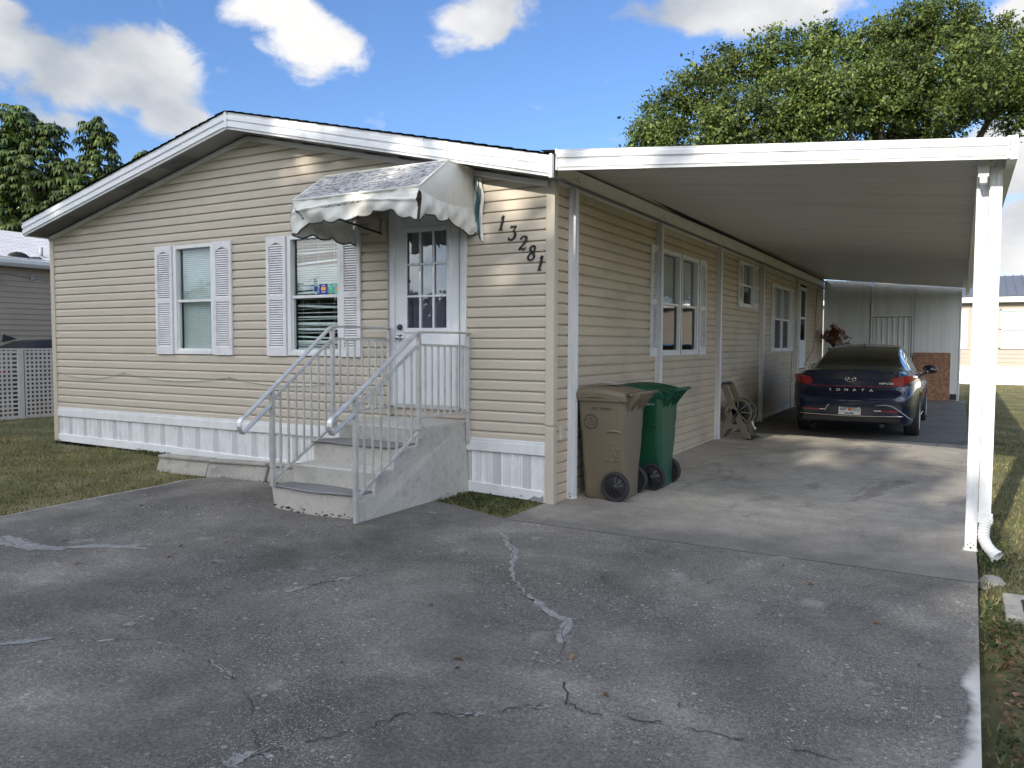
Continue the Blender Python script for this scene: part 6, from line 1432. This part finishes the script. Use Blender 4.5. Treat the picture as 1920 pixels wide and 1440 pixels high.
# trees across the street behind the camera: they throw the shade and show in the door glass
for i, (x, y, rr, h, lab) in enumerate(STREET):
    t_ = empty('street_tree', (x, y, 0), lab, 'tree', 'trees across the street behind the camera')
    lob = [(x + rr * .62 * math.cos(a) * (.5 + .5 * k_), y + rr * .5 * math.sin(a), h - rr * .62 - dz, rr * .52) for k_, (a, dz) in enumerate([(.3, .4), (1.7, .1), (2.9, .5), (4.1, .3), (5.3, .7), (1.0, rr * .8), (3.3, rr * .75), (5.9, rr * .9)])] + [(x, y, h - rr * .6, rr * .58), (x, y, h - rr * 1.4, rr * .8), (x + rr * .5, y, h - rr * 1.6, rr * .6), (x - rr * .5, y, h - rr * 1.6, rr * .6)]
    P_, N_ = clumpy(lob, 16, 6.5, .32, (.3, 1.02)); leaf_mesh('crown', P_, .26, M['leaf3'], t_, .2, .6)
    limbs([(x, y, -.2), (x + .1, y, h * .25), (x, y, h * .4)], [l[:3] for l in lob[:8]], .35, t_)

# ---------------------------------------------------------------- grass and litter
def blades(name, pts, h, w, mt, lab_kind='stuff'):
    n = len(pts); a = rng.uniform(0, 2 * PI, n); hh = h * rng.uniform(.4, 1.3, n); ww = w * rng.uniform(.6, 1.4, n); lean = rng.normal(0, .45, (n, 2)) * hh[:, None]
    v = np.empty((n, 3, 3)); v[:, 0, 0] = pts[:, 0] - np.cos(a) * ww; v[:, 0, 1] = pts[:, 1] - np.sin(a) * ww; v[:, 0, 2] = pts[:, 2]
    v[:, 1, 0] = pts[:, 0] + np.cos(a) * ww; v[:, 1, 1] = pts[:, 1] + np.sin(a) * ww; v[:, 1, 2] = pts[:, 2]
    v[:, 2, 0] = pts[:, 0] + lean[:, 0]; v[:, 2, 1] = pts[:, 1] + lean[:, 1]; v[:, 2, 2] = pts[:, 2] + hh
    me = bpy.data.meshes.new(name); me.vertices.add(3 * n); me.vertices.foreach_set('co', v.reshape(-1).astype('f')); me.loops.add(3 * n); me.loops.foreach_set('vertex_index', np.arange(3 * n, dtype='i'))
    me.polygons.add(n); me.polygons.foreach_set('loop_start', np.arange(0, 3 * n, 3, dtype='i')); me.polygons.foreach_set('loop_total', np.full(n, 3, dtype='i')); me.materials.append(mt); me.update(calc_edges=True)
    o = bpy.data.objects.new(name, me); link(o); tag(o, kind='stuff'); return o
def scatter(n, x0, x1, y0, y1, dens=None):
    X_ = rng.uniform(x0, x1, n); Y_ = rng.uniform(y0, y1, n); out = []
    for x, y in zip(X_, Y_):
        if paved(x, y) or (-7.95 < x < .06 and y > -.03) or (x > .0 and x < 3.53 and y > -1.0 and y < 17): continue
        if -1.95 < x < -.9 and -1.7 < y < 0: continue
        if y < -2.9 and -3.6 < x < 3.5: continue
        if dens and rng.random() > dens(x, y): continue
        out.append((x, y, lawnz(x, y) - .004))
    return np.array(out)
pn = lambda x, y: .45 + .55 * math.sin(x * 3.1 + 1.7 * math.sin(y * 2.3)) * math.sin(y * 2.7 + 1.3 * math.sin(x * 1.9))
g1 = np.concatenate([scatter(90000, -12, -2, -4.2, 0, lambda x, y: .35 + .6 * max(0, pn(x, y))), scatter(9000, -1.0, 0, -.9, 0, lambda x, y: .55 + .4 * pn(x, y)),
    scatter(42000, 3.5, 5.6, -4.5, 8, lambda x, y: (.25 if y < -1.8 else .9) * (.6 + .4 * pn(x, y)) * (1 if y < 3 else .6)), scatter(30000, 3.5, 7.5, 8, 27, lambda x, y: .7), scatter(12000, -13.5, -8, 0, 5)])
tag(blades('grass', g1, .042, .0055, M['grass']), 'short patchy lawn grass', 'grass')
# weeds along the skirting, driveway edges and the block tops
wp = []
for _ in range(2600):
    r_ = random.random()
    if r_ < .45: x = random.uniform(-7.9, -1.95); y = -.04 - abs(random.gauss(0, .05)); ok = math.sin(x * 2.1) + math.sin(x * 5.3 + 1) > .25
    elif r_ < .7: x = 3.53 + abs(random.gauss(0, .12)); y = random.uniform(-4, 2); ok = math.sin(y * 3.3 + .5) > -.2
    elif r_ < .85: x = random.uniform(-.9, -.1); y = random.uniform(-.72, -.05); ok = True
    else: x = random.uniform(-3.6, -2.1); y = -.86 + random.gauss(0, .03) + .1 * (x + 3.8) / 1.7; ok = random.random() < .5 and y < -.6
    if ok: wp.append((x, y, lawnz(x, y)))
wp = np.array(wp); W3 = np.repeat(wp, 5, axis=0) + rng.normal(0, .012, (len(wp) * 5, 3)) + np.array([0, 0, .028])
o = leaf_mesh('weeds', W3, .0115, M['weed'], None, .8, .6, origin=(0, 0, 0)); tag(o, 'small broad leaved weeds along the house skirting and paving edges', 'weeds', kind='stuff')
dl = []
for _ in range(900):
    r_ = random.random()
    if r_ < .72: x = 3.56 + abs(random.gauss(0, .22)); y = random.uniform(-4.5, -1.4)
    elif r_ < .84: x = random.uniform(-.85, -.1); y = random.uniform(-.7, -.1)
    elif r_ < .97: x = random.uniform(-7, -3.9); y = random.uniform(-2.6, -.2)
    else: x = random.uniform(-3, 3.4); y = random.uniform(-4, -1)
    dl.append((x, y, (lawnz(x, y) if not paved(x, y) else gz(x, y)) + .012))
o = leaf_mesh('fallen_leaves', np.array(dl), .021, M['dead'], None, 3.0, .5, origin=(0, 0, 0)); tag(o, 'scattered brown fallen leaves', 'leaves', kind='stuff')

# ---------------------------------------------------------------- world
w = bpy.data.worlds.new('World'); scene.world = w; w.use_nodes = True; nt = NT(w.node_tree); nt.n.clear()
out = nt.new('ShaderNodeOutputWorld'); bg = nt.new('ShaderNodeBackground'); nt.link(bg.outputs[0], out.inputs[0])
sky = nt.new('ShaderNodeTexSky', sky_type='NISHITA'); sky.sun_disc = False; sky.sun_elevation = math.radians(SUN_EL); sky.sun_rotation = SUN_ROT; sky.air_density = 1.0; sky.dust_density = .4; sky.ozone_density = 1.6
tc = nt.new('ShaderNodeTexCoord'); D = tc.outputs['Generated']
skyc = mixc(nt, 1.0, sky.outputs[0], SKY_TINT, 'MULTIPLY')
def vm(op, a, b_=None):
    n_ = nt.new('ShaderNodeVectorMath', operation=op); nt.link(a, n_.inputs[0])
    if b_ is not None:
        if isinstance(b_, tuple): n_.inputs[1].default_value = b_
        else: nt.link(b_, n_.inputs[1])
    return n_
def mth(op, a, b_=None, c_=None, clamp=False):
    n_ = nt.new('ShaderNodeMath', operation=op); n_.use_clamp = clamp
    for i_, q in enumerate((a, b_, c_)):
        if q is None: continue
        if isinstance(q, (int, float)): n_.inputs[i_].default_value = q
        else: nt.link(q, n_.inputs[i_])
    return n_.outputs[0]
acc = None
for (c_, rh, rv, st_) in CLOUDS:
    s_ = vm('SUBTRACT', D, c_); k_ = vm('MULTIPLY', s_.outputs[0], (1 / rh, 1 / rh, 1 / rv)); l_ = vm('LENGTH', k_.outputs[0])
    v_ = mth('MULTIPLY', mth('SUBTRACT', 1.0, l_.outputs['Value'], clamp=True), st_)
    acc = v_ if acc is None else mth('MAXIMUM', acc, v_)
mp = nt.new('ShaderNodeMapping'); mp.inputs['Scale'].default_value = (1, 1, 1.6); nt.link(D, mp.inputs[0])
nz = noise(nt, mp.outputs[0], 9, 9, .58, .35); nz2 = noise(nt, mp.outputs[0], 2.6, 6, .55, .2)
f_ = mth('ADD', acc, mth('MULTIPLY', mth('SUBTRACT', nz, .5), 2.1)); front = nt.new('ShaderNodeMapRange'); front.interpolation_type = 'SMOOTHSTEP'; nt.link(f_, front.inputs[0]); front.inputs[1].default_value = .24; front.inputs[2].default_value = .66
# broken cloud deck over the rest of the sky (towards the street)
sp = nt.new('ShaderNodeSeparateXYZ'); nt.link(D, sp.inputs[0])
bk = nt.new('ShaderNodeMapRange'); nt.link(sp.outputs[1], bk.inputs[0]); bk.inputs[1].default_value = .25; bk.inputs[2].default_value = -.25
c2 = nt.new('ShaderNodeMapRange'); c2.interpolation_type = 'SMOOTHSTEP'; nt.link(nz2, c2.inputs[0]); c2.inputs[1].default_value = .40; c2.inputs[2].default_value = .56
cover = mth('MAXIMUM', front.outputs[0], mth('MULTIPLY', bk.outputs[0], c2.outputs[0]))
shade = noise(nt, vm('ADD', mp.outputs[0], (.0, .0, .05)).outputs[0], 5, 6, .5); sc_ = ramp(nt, shade, [(.35, CL_DARK), (.62, CL_LIGHT)])
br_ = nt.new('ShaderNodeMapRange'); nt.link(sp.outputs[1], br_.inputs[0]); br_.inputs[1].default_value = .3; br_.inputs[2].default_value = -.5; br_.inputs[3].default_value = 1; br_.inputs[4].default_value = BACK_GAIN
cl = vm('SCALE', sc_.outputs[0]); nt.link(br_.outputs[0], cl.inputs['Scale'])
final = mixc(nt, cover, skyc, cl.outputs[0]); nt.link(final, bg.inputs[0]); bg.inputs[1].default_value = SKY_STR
sd_ = Vector((math.sin(SUN_AZ) * math.cos(math.radians(SUN_EL)), math.cos(SUN_AZ) * math.cos(math.radians(SUN_EL)), math.sin(math.radians(SUN_EL))))
L_ = bpy.data.lights.new('sun', 'SUN'); L_.energy = SUN_E; L_.angle = math.radians(.5); L_.color = (1, .92, .80); lo = bpy.data.objects.new('sun', L_); link(lo); lo.rotation_euler = sd_.to_track_quat('Z', 'Y').to_euler(); lo.location = (0, 0, 30)

# ---------------------------------------------------------------- camera
cam = bpy.data.cameras.new('camera'); cam.sensor_width = 36; cam.lens = 36 * 1478.55 / 1920; cam.clip_end = 3000; cam.clip_start = .05
co = bpy.data.objects.new('camera', cam); link(co); yaw, pit, rol = -.5165980, -.0519885, .0036966
fwd = Vector((math.sin(yaw) * math.cos(pit), math.cos(yaw) * math.cos(pit), math.sin(pit))); rt = Vector((math.cos(yaw), -math.sin(yaw), 0)); upv = rt.cross(fwd)
r2_ = rt * math.cos(rol) + upv * math.sin(rol); u2_ = -rt * math.sin(rol) + upv * math.cos(rol)
co.matrix_world = Matrix.Translation((3.36173, -6.62847, 1.52418)) @ Matrix((r2_, u2_, -fwd)).transposed().to_4x4(); scene.camera = co
vs_ = scene.view_settings; vs_.view_transform = 'Standard'; vs_.look = 'None'; vs_.exposure = EXPO; vs_.gamma = 1
scene.cycles.max_bounces = 8; scene.cycles.transparent_max_bounces = 12; scene.cycles.use_denoising = True; scene.cycles.caustics_reflective = False; scene.cycles.caustics_refractive = False
